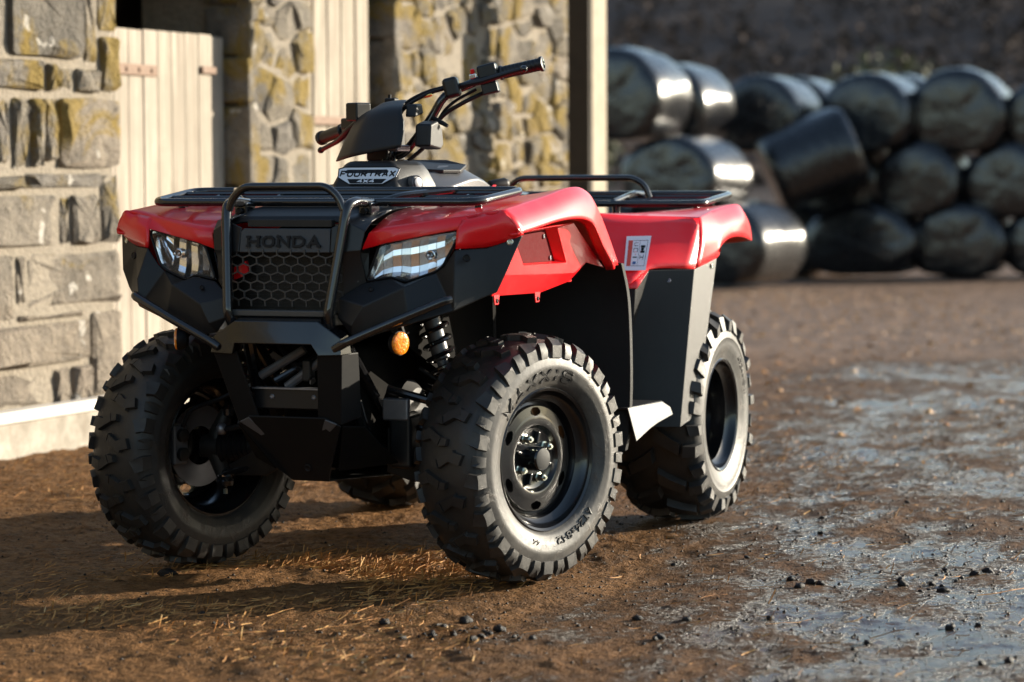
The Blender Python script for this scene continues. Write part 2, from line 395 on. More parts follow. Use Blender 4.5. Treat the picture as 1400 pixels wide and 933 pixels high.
def wheel(front, c, rz, first=None):
    if first is not None:
        o = first.copy(); COL.objects.link(o); o.location = c; o.rotation_euler = (R(37), 0, rz) if False else (0, 0, rz)
        for ch in first.children:
            k = ch.copy(); COL.objects.link(k); k.parent = o
        return o
    if front: Wd, rr, bw, nh, lugs, npch, lh, dep = .205, .176, .080, 6, LUG_F, 18, .0135, 0
    else: Wd, rr, bw, nh, lugs, npch, lh, dep = .254, .163, .108, 6, LUG_R, 14, .021, .05
    o = rim_mesh(rr, bw, nh, dep).build('wheel', 'gloss', bike, smooth=40)
    o.location = c; o.rotation_euler.z = rz
    tb, side = tyre_meshes(Wd, .306, rr, bw, lugs, npch, lh, 3 if front else 5)
    me = tb.build('tyre', 'rubber', o, smooth=38)
    me.data.materials.append(M['sidewall'])
    for p in me.data.polygons:
        rad = math.hypot(p.center.y, p.center.z)
        if rad < .262 and p.center.x > Wd*.36: p.material_index = 1
    hub = MB().lathe([(bw-.05-dep, .030), (bw-.012-dep, .030), (bw-.008-dep, .027), (bw-.010-dep, .024), (bw-.010-dep, 0)], (0, 0, 0), (1, 0, 0), 28)
    hub.build('hub', 'gloss', o)
    MB().lathe([(bw-.012-dep, .0265), (bw-.0085-dep, .0265), (bw-.0075-dep, .024), (bw-.0075-dep, 0)], (0, 0, 0), (1, 0, 0), 24).build('hub_cap', 'hubgrey', o)
    for q in range(4):
        a = R(28+90*q); cy, cz = .055*math.cos(a), .055*math.sin(a)
        n = MB().lathe([(bw-.048-dep, .013), (bw-.044-dep, .013), (bw-.043-dep, .0095), (bw-.027-dep, .0095), (bw-.0255-dep, .008), (bw-.0255-dep, .005), (bw-.020-dep, .0045), (bw-.020-dep, 0)], (0, cy, cz), (1, 0, 0), 6)
        n.build('lug_nut', 'nut', o)
    ribs = []
    for q in range(8):
        a = R(28+45*q+22.5*0); 
        if q % 2 == 0: continue
        ribs.append(MB().box((bw-.040-dep, .052*math.cos(a), .052*math.sin(a)), (.012, .028, .008), Matrix.Rotation(a, 3, 'X')))
    for r_ in ribs: r_.build('hub_rib', 'gloss', o, bevel=.002)
    # raised sidewall lettering, read from outside
    def on_side(r):
        S2 = sorted(side, key=lambda q: q[1])
        for (w1, r1), (w2, r2_) in zip(S2, S2[1:]):
            if r1 <= r <= r2_: return w1+(w2-w1)*(r-r1)/(r2_-r1)
        return S2[-1][0]
    def arc(r0, th0):
        def fn(u, v, e):
            r = r0+v; th = th0-u/(r0+.01); return Vector((on_side(r)+e, r*math.cos(th), r*math.sin(th)))
        return fn
    if front:
        for txt, r0, th, hh, wc, gp, wd in (('MAXXIS', .193, R(146), .026, .034, .018, .0062), ('ZOZR', .197, R(53), .014, .014, .006, .003), ('AT24x8-12', .193, R(-42), .014, .0135, .0055, .0030), ('44', .197, R(-104), .010, .010, .004, .0026)):
            if txt == 'ZOZR': continue
            l, _ = letters(txt, arc(r0, th), hh, wc, gp, wd, .0026, .12); l.build('tyre_lettering', 'ink', o, smooth=0)
    else:
        l, _ = letters('AT24x10-11', arc(.195, R(52)), .012, .0125, .005, .0028, .0014)
        l.build('tyre_lettering', 'ink', o, smooth=0)
    return o
wFL = wheel(True, (.446, 0, .304), -STEER)
wFL.rotation_euler = (0, 0, -STEER)
wheel(True, (-.446, 0, .304), math.pi-STEER, wFL)
wRL = wheel(False, (.459, 1.268, .304), 0)
wheel(False, (-.459, 1.268, .304), math.pi, wRL)
# ---------------------------------------------------------------- quad bike: bodywork
t = NT('clearlens'); nt_ = t.t; nt_.nodes.remove(t.b)
tr = t.n('ShaderNodeBsdfTransparent'); gl = t.n('ShaderNodeBsdfGlossy'); gl.inputs['Roughness'].default_value = .02
fr = t.n('ShaderNodeFresnel'); fr.inputs[0].default_value = 1.5; mx = t.n('ShaderNodeMixShader')
t.l(fr.outputs[0], mx.inputs[0]); t.l(tr.outputs[0], mx.inputs[1]); t.l(gl.outputs[0], mx.inputs[2])
t.l(mx.outputs[0], nt_.nodes['Material Output'].inputs[0]); M['clearlens'] = t.m
def screw(parent, p, n, r=.007, mat='ink'):
    n = Vector(n).normalized(); p = Vector(p)
    MB().lathe([(-.002, r), (.0015, r), (.0025, r*.75), (.0012, r*.55), (.0012, 0)], p, n, 14).build('screw', mat, parent)
plain('guard', (.0065, .0065, .007), .6, ns=25, bump=.3, bs=900, rv=.07, spec=.22, dust_sheen=(.02, .017, .014), dust_sheen_amt=.2)
for s in (1, -1):
    # --- black bumper cheek under the headlamp
    P = dict(T=(.537, -.212, .851), ct=(.465, -.262, .822), rb=(.407, -.311, .819), ol=(.378, -.311, .779), ol2=(.358, -.317, .764), b=(.290, -.337, .740), no=(.258, -.344, .752), ib=(.197, -.358, .742),
             lo=(.490, -.258, .718), m2=(.511, -.2545, .762), cb=(.468, -.285, .707), b1=(.415, -.344, .677), b2=(.32, -.382, .647), b3=(.215, -.397, .614), il=(.176, -.394, .620), inl=(.143, -.396, .660), inu=(.143, -.392, .706),
             f0=(.215, -.409, .690), f1=(.305, -.378, .733), fb=(.187, -.414, .643), mid=(.418, -.346, .742))
    K = list(P); V = sx([P[k] for k in K], s); ix = {k: i for i, k in enumerate(K)}
    faces = ['rb ct mid', 'ct cb b1 mid', 'rb mid ol', 'ol mid b1 ol2', 'ol2 b1 b2 f1', 'f1 b2 b3 f0', 'b ol2 f1', 'no b f1', 'ib no f1 f0 inu', 'inu f0 fb inl', 'fb f0 b3 il', 'inl fb il', 'ct T m2', 'ct m2 lo cb']
    ck = mk('bumper_cheek', V, [[ix[q] for q in f.split()] for f in faces], 'black', bike, bevel=.005, seg=3, solid=.006, off=1 if False else -1)
    screw(ck, (.440*s, -.322, .800), (.5*s, -1, 0), .0095); screw(ck, (.222*s, -.3795, .727), (0, -1, .3), .006); screw(ck, (.512*s, -.231, .835), (.6*s, -.8, 0), .008, 'nut')
    # --- red front wing: brow, corner, top and outer band
    ri_low, ri_top = (.195, -.368, .820), (.207, -.356, .857)
    mlow, mtop = (.250, -.356, .836), (.300, -.328, .873)
    hot, otop, rb, ctt, fu, T = (.408, -.303, .866), (.414, -.275, .893), (.409, -.313, .820), (.466, -.264, .8235), (.505, -.250, .909), (.539, -.211, .853)
    V = sx([ri_low, ri_top, mlow, mtop, hot, otop, rb, ctt, fu, T, (.215, -.362, .832), (.538, -.236, .857)], s)
    Fc = [(0, 2, 3, 1), (2, 4, 5, 3)]
    # rounded front corner between brow and side
    cA = [otop, (.455, -.262, .900), (.482, -.246, .906), fu, (.523, -.243, .886), (.538, -.236, .860)]
    cB = [hot, (.440, -.296, .870), (.470, -.280, .872), (.496, -.262, .872), (.518, -.247, .868), (.538, -.230, .857)]
    cC = [rb, (.438, -.289, .8215), (.466, -.264, .8235), (.495, -.245, .832), (.518, -.228, .842), (.539, -.211, .853)]
    Vt, Ft = sgrid([cA, cB, cC], 3, 3); n = len(V); V += sx(Vt, s); Fc += [[i+n for i in f] for f in Ft]
    st = [  # (shoulder y, z), (lip y, z), inboard points
        ((-.252, .906), (-.236, .857), [ri_top, mtop, otop]),
        ((-.11, .921), (-.10, .871), [(.20, -.22, .899), (.30, -.2, .906), (.42, -.15, .916)]),
        ((.04, .938), (.03, .884), [(.18, 0, .920), (.30, .0, .924), (.42, .05, .934)]),
        ((.217, .959), (.15, .889), [(.18, .2, .930), (.30, .2, .934), (.42, .2, .947)]),
        ((.305, .953), (.236, .884), [(.18, .30, .91), (.30, .30, .92), (.42, .30, .940)]),
        ((.372, .926), (.290, .868), [(.18, .37, .86), (.30, .38, .87), (.42, .375, .908)]),
        ((.462, .852), (.357, .815), [(.20, .46, .78), (.30, .46, .79), (.42, .46, .832)]),
        ((.552, .760), (.447, .755), [(.25, .54, .72), (.35, .545, .73), (.44, .55, .745)])]
    rows = []
    for k_, ((uy, uz), (ly, lz), inb) in enumerate(st):
        top_x = .490
        rows.append(inb+[(top_x, uy+.004, uz+.002), (.506, uy+.002, uz-.004), (.523, uy*.6+ly*.4, uz*.6+lz*.4), (.536, ly, lz+.004), (.533, ly-.002, lz-.006), (.512, ly-.004, lz-.008)])
    Vt, Ft = sgrid(rows, 4, 3); n = len(V); V += sx(Vt, s); Fc += [[i+n for i in f] for f in Ft]
    wing = mk('front_wing', V, Fc, 'red', bike, smooth=42, solid=.006)
    # --- inner panel with the recessed grille pocket
    ot, op = [(.500, -.215, .852), (.500, .235, .872), (.500, .36, .805), (.505, .45, .752), (.482, .375, .768), (.479, .30, .745), (.479, .10, .748), (.480, -.215, .757), (.462, .30, .722), (.452, .12, .700), (.452, -.2, .705)], \
             [(.480, -.130, .850), (.480, .17, .862), (.480, .235, .772), (.480, -.060, .774)]
    dp = [(.455, -.118, .846), (.455, .150, .857), (.455, .215, .777), (.455, -.055, .779)]
    V = sx(ot+op+dp, s)
    Fc = [(0, 1, 12, 11), (0, 11, 14, 7), (7, 14, 13, 5, 6), (1, 2, 3, 4, 5, 13, 12), (11, 12, 16, 15), (12, 13, 17, 16), (13, 14, 18, 17), (14, 11, 15, 18), (7, 6, 9, 10), (6, 5, 8, 9), (5, 4, 8)]
    ip = mk('wing_inner_panel', V, Fc, 'red', bike, bevel=.004, seg=2, solid=.004)
    g = MB()
    g.prism(sx(dp, s), (-.003*s, 0, 0)); gm = g.build('pocket_mesh', 'redmesh', ip, smooth=0)
    for q in ((.457, .135, .840), (.457, .18, .786), (.457, -.035, .789)): screw(ip, (q[0]*s, q[1], q[2]), (s, 0, 0), .006, 'alu')
    tb = MB()
    for y, z in ((-.17, .706), (.10, .700), (.33, .742)):
        tb.prism(sx([(.454, y-.022, z+.012), (.454, y+.022, z+.012), (.454, y+.012, z-.022), (.454, y-.012, z-.022)], s), (-.004*s, 0, 0))
    tb.build('panel_tab', 'red', ip, bevel=.002)
    for y, z in ((-.17, .694), (.10, .688), (.33, .730)): screw(ip, (.4545*s, y, z), (s, 0, 0), .006, 'ink')
    # --- wheel-well guard behind the front wheel
    rows = [[(.20, .43, .80), (.38, .455, .785), (.512, .500, .765), (.532, .503, .762), (.534, .520, .762)],
            [(.20, .45, .66), (.38, .485, .66), (.515, .543, .66), (.535, .548, .66), (.537, .565, .66)],
            [(.20, .46, .48), (.38, .50, .48), (.520, .552, .48), (.538, .557, .48), (.540, .574, .48)],
            [(.20, .45, .34), (.38, .485, .34), (.520, .546, .34), (.536, .551, .34), (.538, .568, .34)],
            [(.22, .44, .29), (.40, .48, .27), (.515, .537, .265), (.528, .543, .268), (.530, .560, .270)]]
    V, Fc = grid([sx(r_, s) for r_ in rows], 4)
    mk('mud_guard', V, Fc, 'guard', bike, solid=.005, bevel=.002)
    MB().prism(sx([(.20, -.24, .84), (.20, .42, .86), (.20, .45, .33), (.20, .14, .48), (.20, -.22, .62)], s), (-.006*s, 0, 0)).build('wheel_well_liner', 'matte', bike)
    # --- foot step
    V = sx([(.540, .57, .384), (.548, .79, .380), (.560, .830, .362), (.564, .84, .340), (.562, .72, .328), (.560, .66, .318), (.554, .56, .292), (.540, .53, .384), (.20, .50, .375), (.20, .86, .375), (.5, .86, .37)], s)
    mk('foot_well', V, [(7, 0, 1, 2, 3, 4, 5, 6), (8, 7, 0, 1, 2, 10, 9)], 'black', bike, solid=.006, bevel=.014, seg=4)
    # --- rear wing
    k0, k1 = (.545, 1.135, .868), (.560, 1.05, .730)
    V = []; Fc = []
    frontf = [[(.18, 1.00, .895), (.33, 1.04, .880), (.468, 1.115, .874), k0], [(.18, .90, .70), (.395, .895, .685), (.462, .935, .735), k1]]
    V2 = [(.18, 1.00, .895), (.33, 1.04, .880), (.468, 1.115, .874), k0, k1, (.465, .935, .733), (.455, .857, .683), (.18, .80, .685), (.41, .838, .684)]
    Vf, Ff = sgrid([sx(r_, s) for r_ in ([(.18, 1.00, .895), (.33, 1.04, .880), (.468, 1.115, .874), k0], [(.18, .90, .79), (.37, .939, .782), (.467, 1.022, .803), (.556, 1.092, .80)], [(.18, .80, .685), (.41, .838, .684), (.464, .930, .732), k1])], 4, 4)
    rwf = mk('rear_wing_front', Vf, Ff, 'red', bike, smooth=70, solid=.004, off=0)
    mk('rear_wing_apron', sx([Vector(q) for q in ((.41, .838, .684), (.464, .930, .732), (.455, .857, .683))], s), [(0, 1, 2)], 'red', rwf, solid=.004, off=0)
    st = [((.545, 1.135, .868), (.562, 1.095, .80), k1, [(.18, 1.00, .895), (.33, 1.04, .880), (.468, 1.115, .874)]),
          ((.542, 1.25, .882), (.565, 1.24, .825), (.572, 1.222, .757), [(.18, 1.15, .885), (.33, 1.16, .884), (.46, 1.24, .882)]),
          ((.540, 1.32, .890), (.566, 1.30, .84), (.572, 1.250, .785), [(.18, 1.30, .875), (.33, 1.31, .884), (.46, 1.32, .889)]),
          ((.538, 1.45, .900), (.564, 1.42, .86), (.572, 1.335, .809), [(.18, 1.45, .875), (.33, 1.45, .888), (.46, 1.45, .897)]),
          ((.536, 1.56, .903), (.562, 1.53, .86), (.572, 1.46, .812), [(.18, 1.56, .870), (.33, 1.56, .885), (.46, 1.56, .898)]),
          ((.525, 1.655, .880), (.545, 1.645, .84), (.560, 1.615, .797), [(.18, 1.67, .84), (.33, 1.68, .86), (.45, 1.68, .875)])]
    rows = []
    for u_, m_, l_, inb in st:
        rows.append(inb+[(u_[0]-.014, u_[1], u_[2]+.002), (u_[0]+.001, u_[1], u_[2]-.004), m_, l_])
    Vt, Ft = sgrid(rows, 4, 3); n = len(V); V += Vt; Fc += [[i+n for i in f] for f in Ft]
    back = [[(.18, 1.67, .84), (.33, 1.68, .86), (.45, 1.68, .875), (.525, 1.655, .880)], [(.18, 1.68, .76), (.33, 1.69, .77), (.45, 1.685, .785), (.560, 1.615, .797)]]
    Vt, Ft = grid(back); n = len(V); V += Vt; Fc += [[i+n for i in f] for f in Ft]
    rw = mk('rear_wing', sx(V, s), Fc, 'red', bike, smooth=42, solid=.005)
    # --- black rear mud guard
    k2, k3 = (.560, 1.00, .575), (.558, .925, .298)
    V = [k1, (.465, .932, .730), (.452, .858, .680), (.18, .805, .685), (.20, .82, .30), (.40, .86, .298), k3, k2, (.43, .90, .575), (.572, 1.222, .756), (.576, 1.13, .575), (.572, 1.035, .36), (.568, .985, .312)]
    V = [(x, y-.004, z) for x, y, z in V]
    rg = mk('rear_mud_guard', sx(V, s), [(0, 1, 8, 7), (1, 2, 8), (2, 3, 4, 5, 8), (8, 5, 6, 7), (0, 7, 10, 9), (7, 6, 12, 11, 10)], 'black', bike, bevel=.010, seg=3, solid=.005)
    screw(rg, (.505*s, .980, .700), (.4*s, -1, .3), .007, 'alu'); screw(rg, (.30*s, .868, .62), (0, -1, .1), .007, 'ink'); screw(rg, (.47*s, .905, .36), (.3*s, -1, 0), .007, 'ink'); screw(rg, (.572*s, 1.17, .735), (s, -.1, 0), .007, 'nut')
    # --- headlamp
    L = [(.199, -.353, .745), (.230, -.348, .829), (.318, -.326, .849), (.405, -.293, .863), (.408, -.293, .850), (.374, -.309, .780), (.358, -.314, .767), (.289, -.334, .743), (.258, -.341, .755)]
    ctr = Vector((.305, -.332, .80)); n = len(L)
    ring2 = [Vector(q)*.55+ctr*.45+Vector((0, -.004, 0)) for q in L]
    V = sx([*map(Vector, L), *ring2, ctr+Vector((0, -.007, 0))], s)
    lens = mk('headlamp', V, [(i, (i+1) % n, n+(i+1) % n, n+i) for i in range(n)]+[(n+i, n+(i+1) % n, 2*n) for i in range(n)], 'clearlens', bike, smooth=180)
    # reflector: vertical stepped facets in a bowl
    rf = MB(); nx, nz = 10, 8; rng = random.Random(4)
    def lens_span(t):
        x = .205+t*.195
        top_ = .752+(.829-.752)*min(1, (x-.199)/.031) if x < .230 else (.829+(x-.230)*(.863-.829)/(.175))
        bot = .745+(x-.199)*.1 if x < .258 else (.752-(x-.258)*.29 if x < .289 else (.743+(x-.289)*.34 if x < .358 else .767+(x-.358)*1.7))
        y = -.346+t*.054; return x, y, bot+.002, max(top_-.003, bot+.01)
    nz = 6
    for i in range(nx):
        t0, t1 = i/nx, (i+1)/nx
        for j in range(nz):
            q = []
            for tt, jj in ((t0, j), (t1, j), (t1, j+1), (t0, j+1)):
                x, y, zb, zt = lens_span(tt); f = jj/nz; z = zb+(zt-zb)*f
                tilt = .014*f+.004*math.sin(f*6.0)
                q.append(Vector((x, y+.016+tilt+.018*(1-((tt-.6)/.6)**2)+((.0035 if i % 2 else -.0030) if tt == t1 else 0), z)))
            rf.add(sx(q, s), [(0, 1, 2, 3)])
    # side walls of the lamp
    for i in range(n):
        a, b_ = Vector(L[i]), Vector(L[(i+1) % n]); rf.add(sx([a+Vector((0, .003, 0)), b_+Vector((0, .003, 0)), b_*.96+ctr*.04+Vector((0, .06, 0)), a*.96+ctr*.04+Vector((0, .06, 0))], s), [(0, 1, 2, 3)])
    rf.add(sx([Vector(q)*.97+ctr*.03+Vector((0, .062, 0)) for q in L], s), [tuple(range(n))])
    rf.build('reflector', 'reflector', lens, smooth=0)
    bx_, by_, bz_ = .335*s, -.282, .805
    MB().lathe([(0, .0125), (.012, .012), (.013, .010), (.004, .0095), (.004, 0)], (bx_, by_+.004, bz_), (0, -1, 0), 20).build('bulb_shroud', 'reflector', lens)
    MB().lathe([(0, .0075), (.020, .0075), (.027, .0055), (.030, 0)], (bx_, by_+.002, bz_), (0, -1, 0), 16).build('bulb', 'chrome', lens, smooth=60)
    MB().tube([Vector((q[0]*s, q[1], q[2])) for q in L], .0032, 6, closed=True, rnd=.012).build('lens_seal', 'ink', lens)
    # --- lower protection tube, indicator
    MB().tube(sx([(.150, -.432, .588), (.178, -.432, .604), (.30, -.408, .657), (.408, -.374, .703), (.414, -.362, .705)], s), .0105, 12, rnd=.02).build('bumper_tube', 'steel', bike)
    c = Vector((.292*s, -.373, .602))
    ia = Vector((-.94*s, .34, 0)); ind = MB().lathe([(.026, 0), (.024, .016), (.016, .024), (.005, .027), (0, .0285)], c, ia, 24).build('indicator', 'ink', bike)
    MB().lathe([(0, .0270), (-.0045, .0265), (-.0062, .0240), (-.0070, .012), (-.0072, 0)], c, ia, 24).build('indicator_lens', 'amber', ind)
    MB().tube([c+Vector((0, .03, .0)), c+Vector((-.02*s, .05, .03)), c+Vector((-.04*s, .08, .08))], .008, 8).build('indicator_stalk', 'under', ind)
# --- centre: bonnet, plate, grille
V, Fc = grid([[(x, y, z+dz) for x, dz in ((-.19, -.012), (-.13, 0), (.13, 0), (.19, -.012))] for y, z in ((-.338, .884), (-.325, .897), (-.255, .917), (-.16, .925), (.0, .935), (.12, .94))], 1)
mk('bonnet', V, Fc, 'black', bike, bevel=.006, seg=3, solid=.006)
for s in (1, -1):
    V = sx([(.118, -.372, .870), (.155, -.372, .886), (.200, -.362, .862), (.193, -.372, .818), (.120, -.386, .812), (.150, -.335, .898), (.205, -.330, .886), (.19, -.20, .909), (.135, -.20, .915),
            (.197, -.345, .742), (.150, -.378, .700), (.19, -.362, .80), (.150, -.380, .806)], s)
    mk('grille_surround', V, [(0, 1, 2, 3, 4), (1, 5, 6, 2), (5, 8, 7, 6), (3, 11, 12, 4), (11, 9, 10, 12)], 'smoothblack', bike, bevel=.006, seg=3, solid=.005)
pl_ = MB(); pl_.prism([(-.119, -.386, .811), (.119, -.386, .811), (.117, -.378, .862), (.113, -.372, .868), (-.113, -.372, .868), (-.117, -.378, .862)], (0, .02, 0))
plate = pl_.build('name_plate', 'plate', bike, bevel=.003)
def on_plate(u, v, e): return Vector((-.094+u, -.3855-.001-e+(v*.155), .827+v))
lt, wtot = letters('HONDA', on_plate, .0215, .0265, .0132, .0058, .0012, 0, .20)
lt.build('plate_lettering', 'ink', plate, smooth=0)
MB().box((0, -.345, .880), (.22, .02, .016)).build('bonnet_recess', 'under', bike)
gr = MB(); px_, pz_ = .0362, .0202; wv = .0029; rows_n = 7
def gp(x, z): return Vector((x, -.3835+1.1*max(0, abs(x)-.10)**1.6*1.2+(z-.75)*-.06, z))
edges = set()
for rr_ in range(-1, 8):
    for cc in range(-6, 7):
        cx = cc*px_+(.5*px_ if rr_ % 2 else 0); cz = .691+rr_*pz_
        hx, hz, hz2 = px_/2, pz_*.33, pz_*.667
        pts = [(cx, cz+hz2), (cx+hx, cz+hz), (cx+hx, cz-hz), (cx, cz-hz2), (cx-hx, cz-hz), (cx-hx, cz+hz)]
        for a, b in zip(pts, pts[1:]+pts[:1]):
            a = (round(a[0], 4), round(a[1], 4)); b = (round(b[0], 4), round(b[1], 4))
            mxz = ((a[0]+b[0])/2, (a[1]+b[1])/2)
            if abs(mxz[0]) > .175 or not (.685 < mxz[1] < .815): continue
            edges.add((min(a, b), max(a, b)))
for k_, (a, b) in enumerate(sorted(edges)):
    d = Vector((b[0]-a[0], b[1]-a[1])).normalized(); nn = Vector((-d.y, d.x))*wv/2; e = .0004*(k_ % 3)
    c4 = [(a[0]+nn.x, a[1]+nn.y), (b[0]+nn.x, b[1]+nn.y), (b[0]-nn.x, b[1]-nn.y), (a[0]-nn.x, a[1]-nn.y)]
    gr.prism([gp(*q)+Vector((0, -e, 0)) for q in c4], (0, .006, 0))
grille = gr.build('grille', 'grillegrey', bike, smooth=0)
for s in (1, -1):
    MB().prism(sx([(.150, -.358, .69), (.195, -.335, .745), (.195, -.33, .81), (.150, -.362, .81)], s), (0, .006, 0)).build('grille_blank', 'smoothblack', bike)
MB().prism([(-.40, -.235, .86), (.40, -.235, .86), (.40, -.235, .72), (.20, -.25, .64), (-.20, -.25, .64), (-.40, -.235, .72)], (0, .01, 0)).build('nose_backing', 'matte', bike)
rad = MB().box((0, -.30, .745), (.38, .03, .19)).build('radiator', 'under', bike)
fins = MB()
for i in range(16): fins.box((0, -.3165, .68+i*.0092), (.27, .004, .0022))
fins.build('radiator_fin', 'under', rad)
MB().prism([(-.150, -.352, .775), (-.118, -.352, .79), (-.112, -.352, .765), (-.130, -.352, .752), (-.150, -.352, .745)], (0, .01, 0)).build('horn_cover', 'red', bike)
MB().box((0, -.393, .669), (.262, .03, .015)).build('grille_lower_bar', 'grillegrey', bike, bevel=.003)
MB().box((0, -.36, .655), (.27, .06, .03)).build('bumper_shelf', 'under', bike, bevel=.004)
# --- bull bar
bull = MB().tube([(-.10, -.418, .628), (.10, -.418, .628)], .010, 12).build('bull_bar', 'steel', bike)
for s in (1, -1):
    MB().tube(sx([(.127, -.405, .640), (.131, -.422, .668), (.1555, -.378, .895), (.158, -.368, .922), (.163, -.330, .932), (.165, -.245, .926)], s), .0122, 14, rnd=.04).build('bull_bar_upright', 'steel', bull)
MB().tube([(-.150, -.374, .912), (-.138, -.375, .942), (-.108, -.376, .967), (.108, -.376, .967), (.138, -.375, .942), (.150, -.374, .912)], .0095, 12, rnd=.03).build('bull_bar_hoop', 'steel', bull)
for s in (1, -1):
    MB().box((.165*s, -.262, .914), (.034, .05, .030)).build('rack_clamp', 'steel', bull, bevel=.005)
    MB().lathe([(0, .009), (.008, .009), (.010, .007), (.010, 0)], (.165*s, -.288, .908), (0, -1, 0), 6).build('clamp_bolt', 'ink', bull)
# --- front skid cover (inverted U, then down to the belly)
V = [(-.108, -.430, .652), (.108, -.430, .652), (.166, -.430, .614), (.170, -.436, .575), (.112, -.438, .573), (.100, -.452, .600), (-.100, -.452, .600), (-.112, -.438, .573), (-.170, -.436, .575), (-.166, -.430, .614),
     (-.106, -.40, .662), (.106, -.40, .662), (.165, -.385, .622), (-.165, -.385, .622), (.172, -.38, .575), (-.172, -.38, .575)]
mk('bumper_cover', V, [(0, 1, 5, 6), (1, 2, 3, 4, 5), (0, 6, 7, 8, 9), (0, 10, 11, 1), (1, 11, 12, 2), (9, 13, 10, 0), (2, 12, 14, 3), (8, 15, 13, 9)], 'gloss', bike, bevel=.006, seg=3, solid=.005)
for s in (1, -1):
    V = sx([(.168, -.428, .577), (.105, -.430, .577), (.078, -.372, .42), (.135, -.365, .405), (.175, -.35, .577), (.16, -.30, .42)], s)
    lg = mk('bumper_leg', V, [(0, 1, 2, 3), (0, 3, 5, 4)], 'guard', bike, bevel=.005, seg=3, solid=.006)
    screw(lg, (.160*s, -.35, .535), (.9*s, -.5, 0), .007, 'nut')
    # side braces of the skid plate
    V = sx([(.135, -.36, .405), (.165, -.30, .40), (.19, -.16, .30), (.08, -.27, .288)], s)
    mk('skid_side', V, [(0, 1, 2, 3)], 'matte', bike, solid=.006, bevel=.003)
V = [(-.10, -.375, .425), (.10, -.375, .425), (.135, -.362, .405), (.075, -.29, .300), (.05, -.25, .262), (-.05, -.25, .262), (-.075, -.29, .300), (-.135, -.362, .405), (-.10, .10, .245), (.10, .10, .245), (-.13, .9, .25), (.13, .9, .25)]
sk = mk('skid_plate', V, [(0, 1, 2, 3, 4, 5, 6, 7), (4, 5, 8, 9), (8, 9, 11, 10)], 'guard', bike, bevel=.008, seg=3, solid=.006)
for s in (1, -1):
    mk('skid_rib', sx([(.100, -.380, .418), (.128, -.374, .407), (.085, -.345, .372), (.070, -.346, .376)], s), [(0, 1, 2, 3)], 'grey', sk, solid=.004, bevel=.002)
screw(sk, (.01, -.288, .292), (0, -.85, -.3), .010, 'ink')
MB().box((0, -.345, .463), (.20, .02, .05)).build('cross_plate', 'smoothblack', bike, bevel=.004)
MB().box((0, -.352, .4885), (.195, .03, .004)).build('cross_plate_edge', 'alu', bike)
for x in (-.05, .06): screw(bike, (x, -.3555, .468), (0, -1, 0), .006, 'alu')
# --- racks
def rack(name, fr_, rr_, bars, r1, r2_, extra=()):
    (fx, fy, fz), (bx2, by2, bz2) = fr_, rr_
    o = MB().tube([(-fx, fy, fz), (fx, fy, fz), (bx2, by2, bz2), (-bx2, by2, bz2)], r1, 14, closed=True, rnd=.045).build(name, 'steel', bike)
    for k_, t_ in enumerate(bars):
        y = fy+(by2-fy)*t_; z = fz+(bz2-fz)*t_; x = fx+(bx2-fx)*t_
        MB().tube([(-x, y, z), (x, y, z)], r2_, 10).build('rack_bar', 'steel', o)
    return o
fr_rack = rack('front_rack', (.432, -.238, .929), (.452, .015, .955), (.40, .74), .0100, .0060)
for s in (1, -1):
    for x in (.17, .34): MB().tube([(x*s, -.236, .923), (x*s, .014, .948)], .0065, 8).build('rack_runner', 'steel', fr_rack)
    MB().tube([(.165*s, -.25, .922), (.22*s, -.20, .945), (.30*s, -.05, .957)], .008, 8, rnd=.03).build('rack_brace', 'steel', fr_rack)
    MB().cyl((.40*s, -.15, .885), (.40*s, -.15, .935), .009).build('rack_foot', 'steel', fr_rack)
re_rack = rack('rear_rack', (.462, 1.425, .909), (.462, 1.735, .936), (.36, .70), .0098, .0062)
MB().tube([(-.235, 1.62, .925), (-.222, 1.618, .962), (-.185, 1.615, .986), (.185, 1.615, .986), (.222, 1.618, .962), (.235, 1.62, .925)], .0095, 12, rnd=.03).build('rack_hoop', 'steel', re_rack)
for s in (1, -1):
    MB().tube([(.185*s, 1.43, .914), (.195*s, 1.60, .940), (.20*s, 1.73, .932)], .0085, 10).build('rack_runner', 'steel', re_rack)
    MB().cyl((.195*s, 1.43, .82), (.195*s, 1.43, .91), .012).build('rack_foot', 'steel', re_rack)
    MB().cyl((.43*s, 1.47, .88), (.43*s, 1.47, .91), .009).build('rack_foot', 'steel', re_rack)
    MB().cyl((.40*s, 1.72, .84), (.40*s, 1.72, .93), .009).build('rack_foot', 'steel', re_rack)
# --- warning label on the left rear wing
a, b, c_, d_ = Vector((.4576, .9159, .7214)), Vector((.4046, .8849, .722)), Vector((.379, .9853, .8136)), Vector((.4392, 1.0223, .8143))
nrm = Vector((.348, -.5817, .735))
def lab(u, v, e): return a*(1-u)*(1-v)+b*u*(1-v)+c_*u*v+d_*(1-u)*v+nrm*(.011+e)
wl = mk('warning_label', [lab(u, v, e) for e in (0, .0012) for u, v in ((0, 0), (1, 0), (1, 1), (0, 1))], [(0, 1, 2, 3), (4, 5, 6, 7), (0, 1, 5, 4), (1, 2, 6, 5), (2, 3, 7, 6), (3, 0, 4, 7)], 'label', bike, smooth=0)
def lq(nm, u0, u1, v0, v1, mat, e=.0018):
    mk(nm, [lab(*q, e) for q in ((u0, v0), (u1, v0), (u1, v1), (u0, v1))], [(0, 1, 2, 3)], mat, wl, smooth=0)
lq('label_stripe', .72, .90, .12, .87, 'labelred')
lq('label_rule', .10, .115, .12, .87, 'ink'); lq('label_rule', .415, .425, .12, .87, 'ink'); lq('label_rule', .10, .70, .12, .13, 'ink'); lq('label_rule', .10, .70, .86, .87, 'ink')
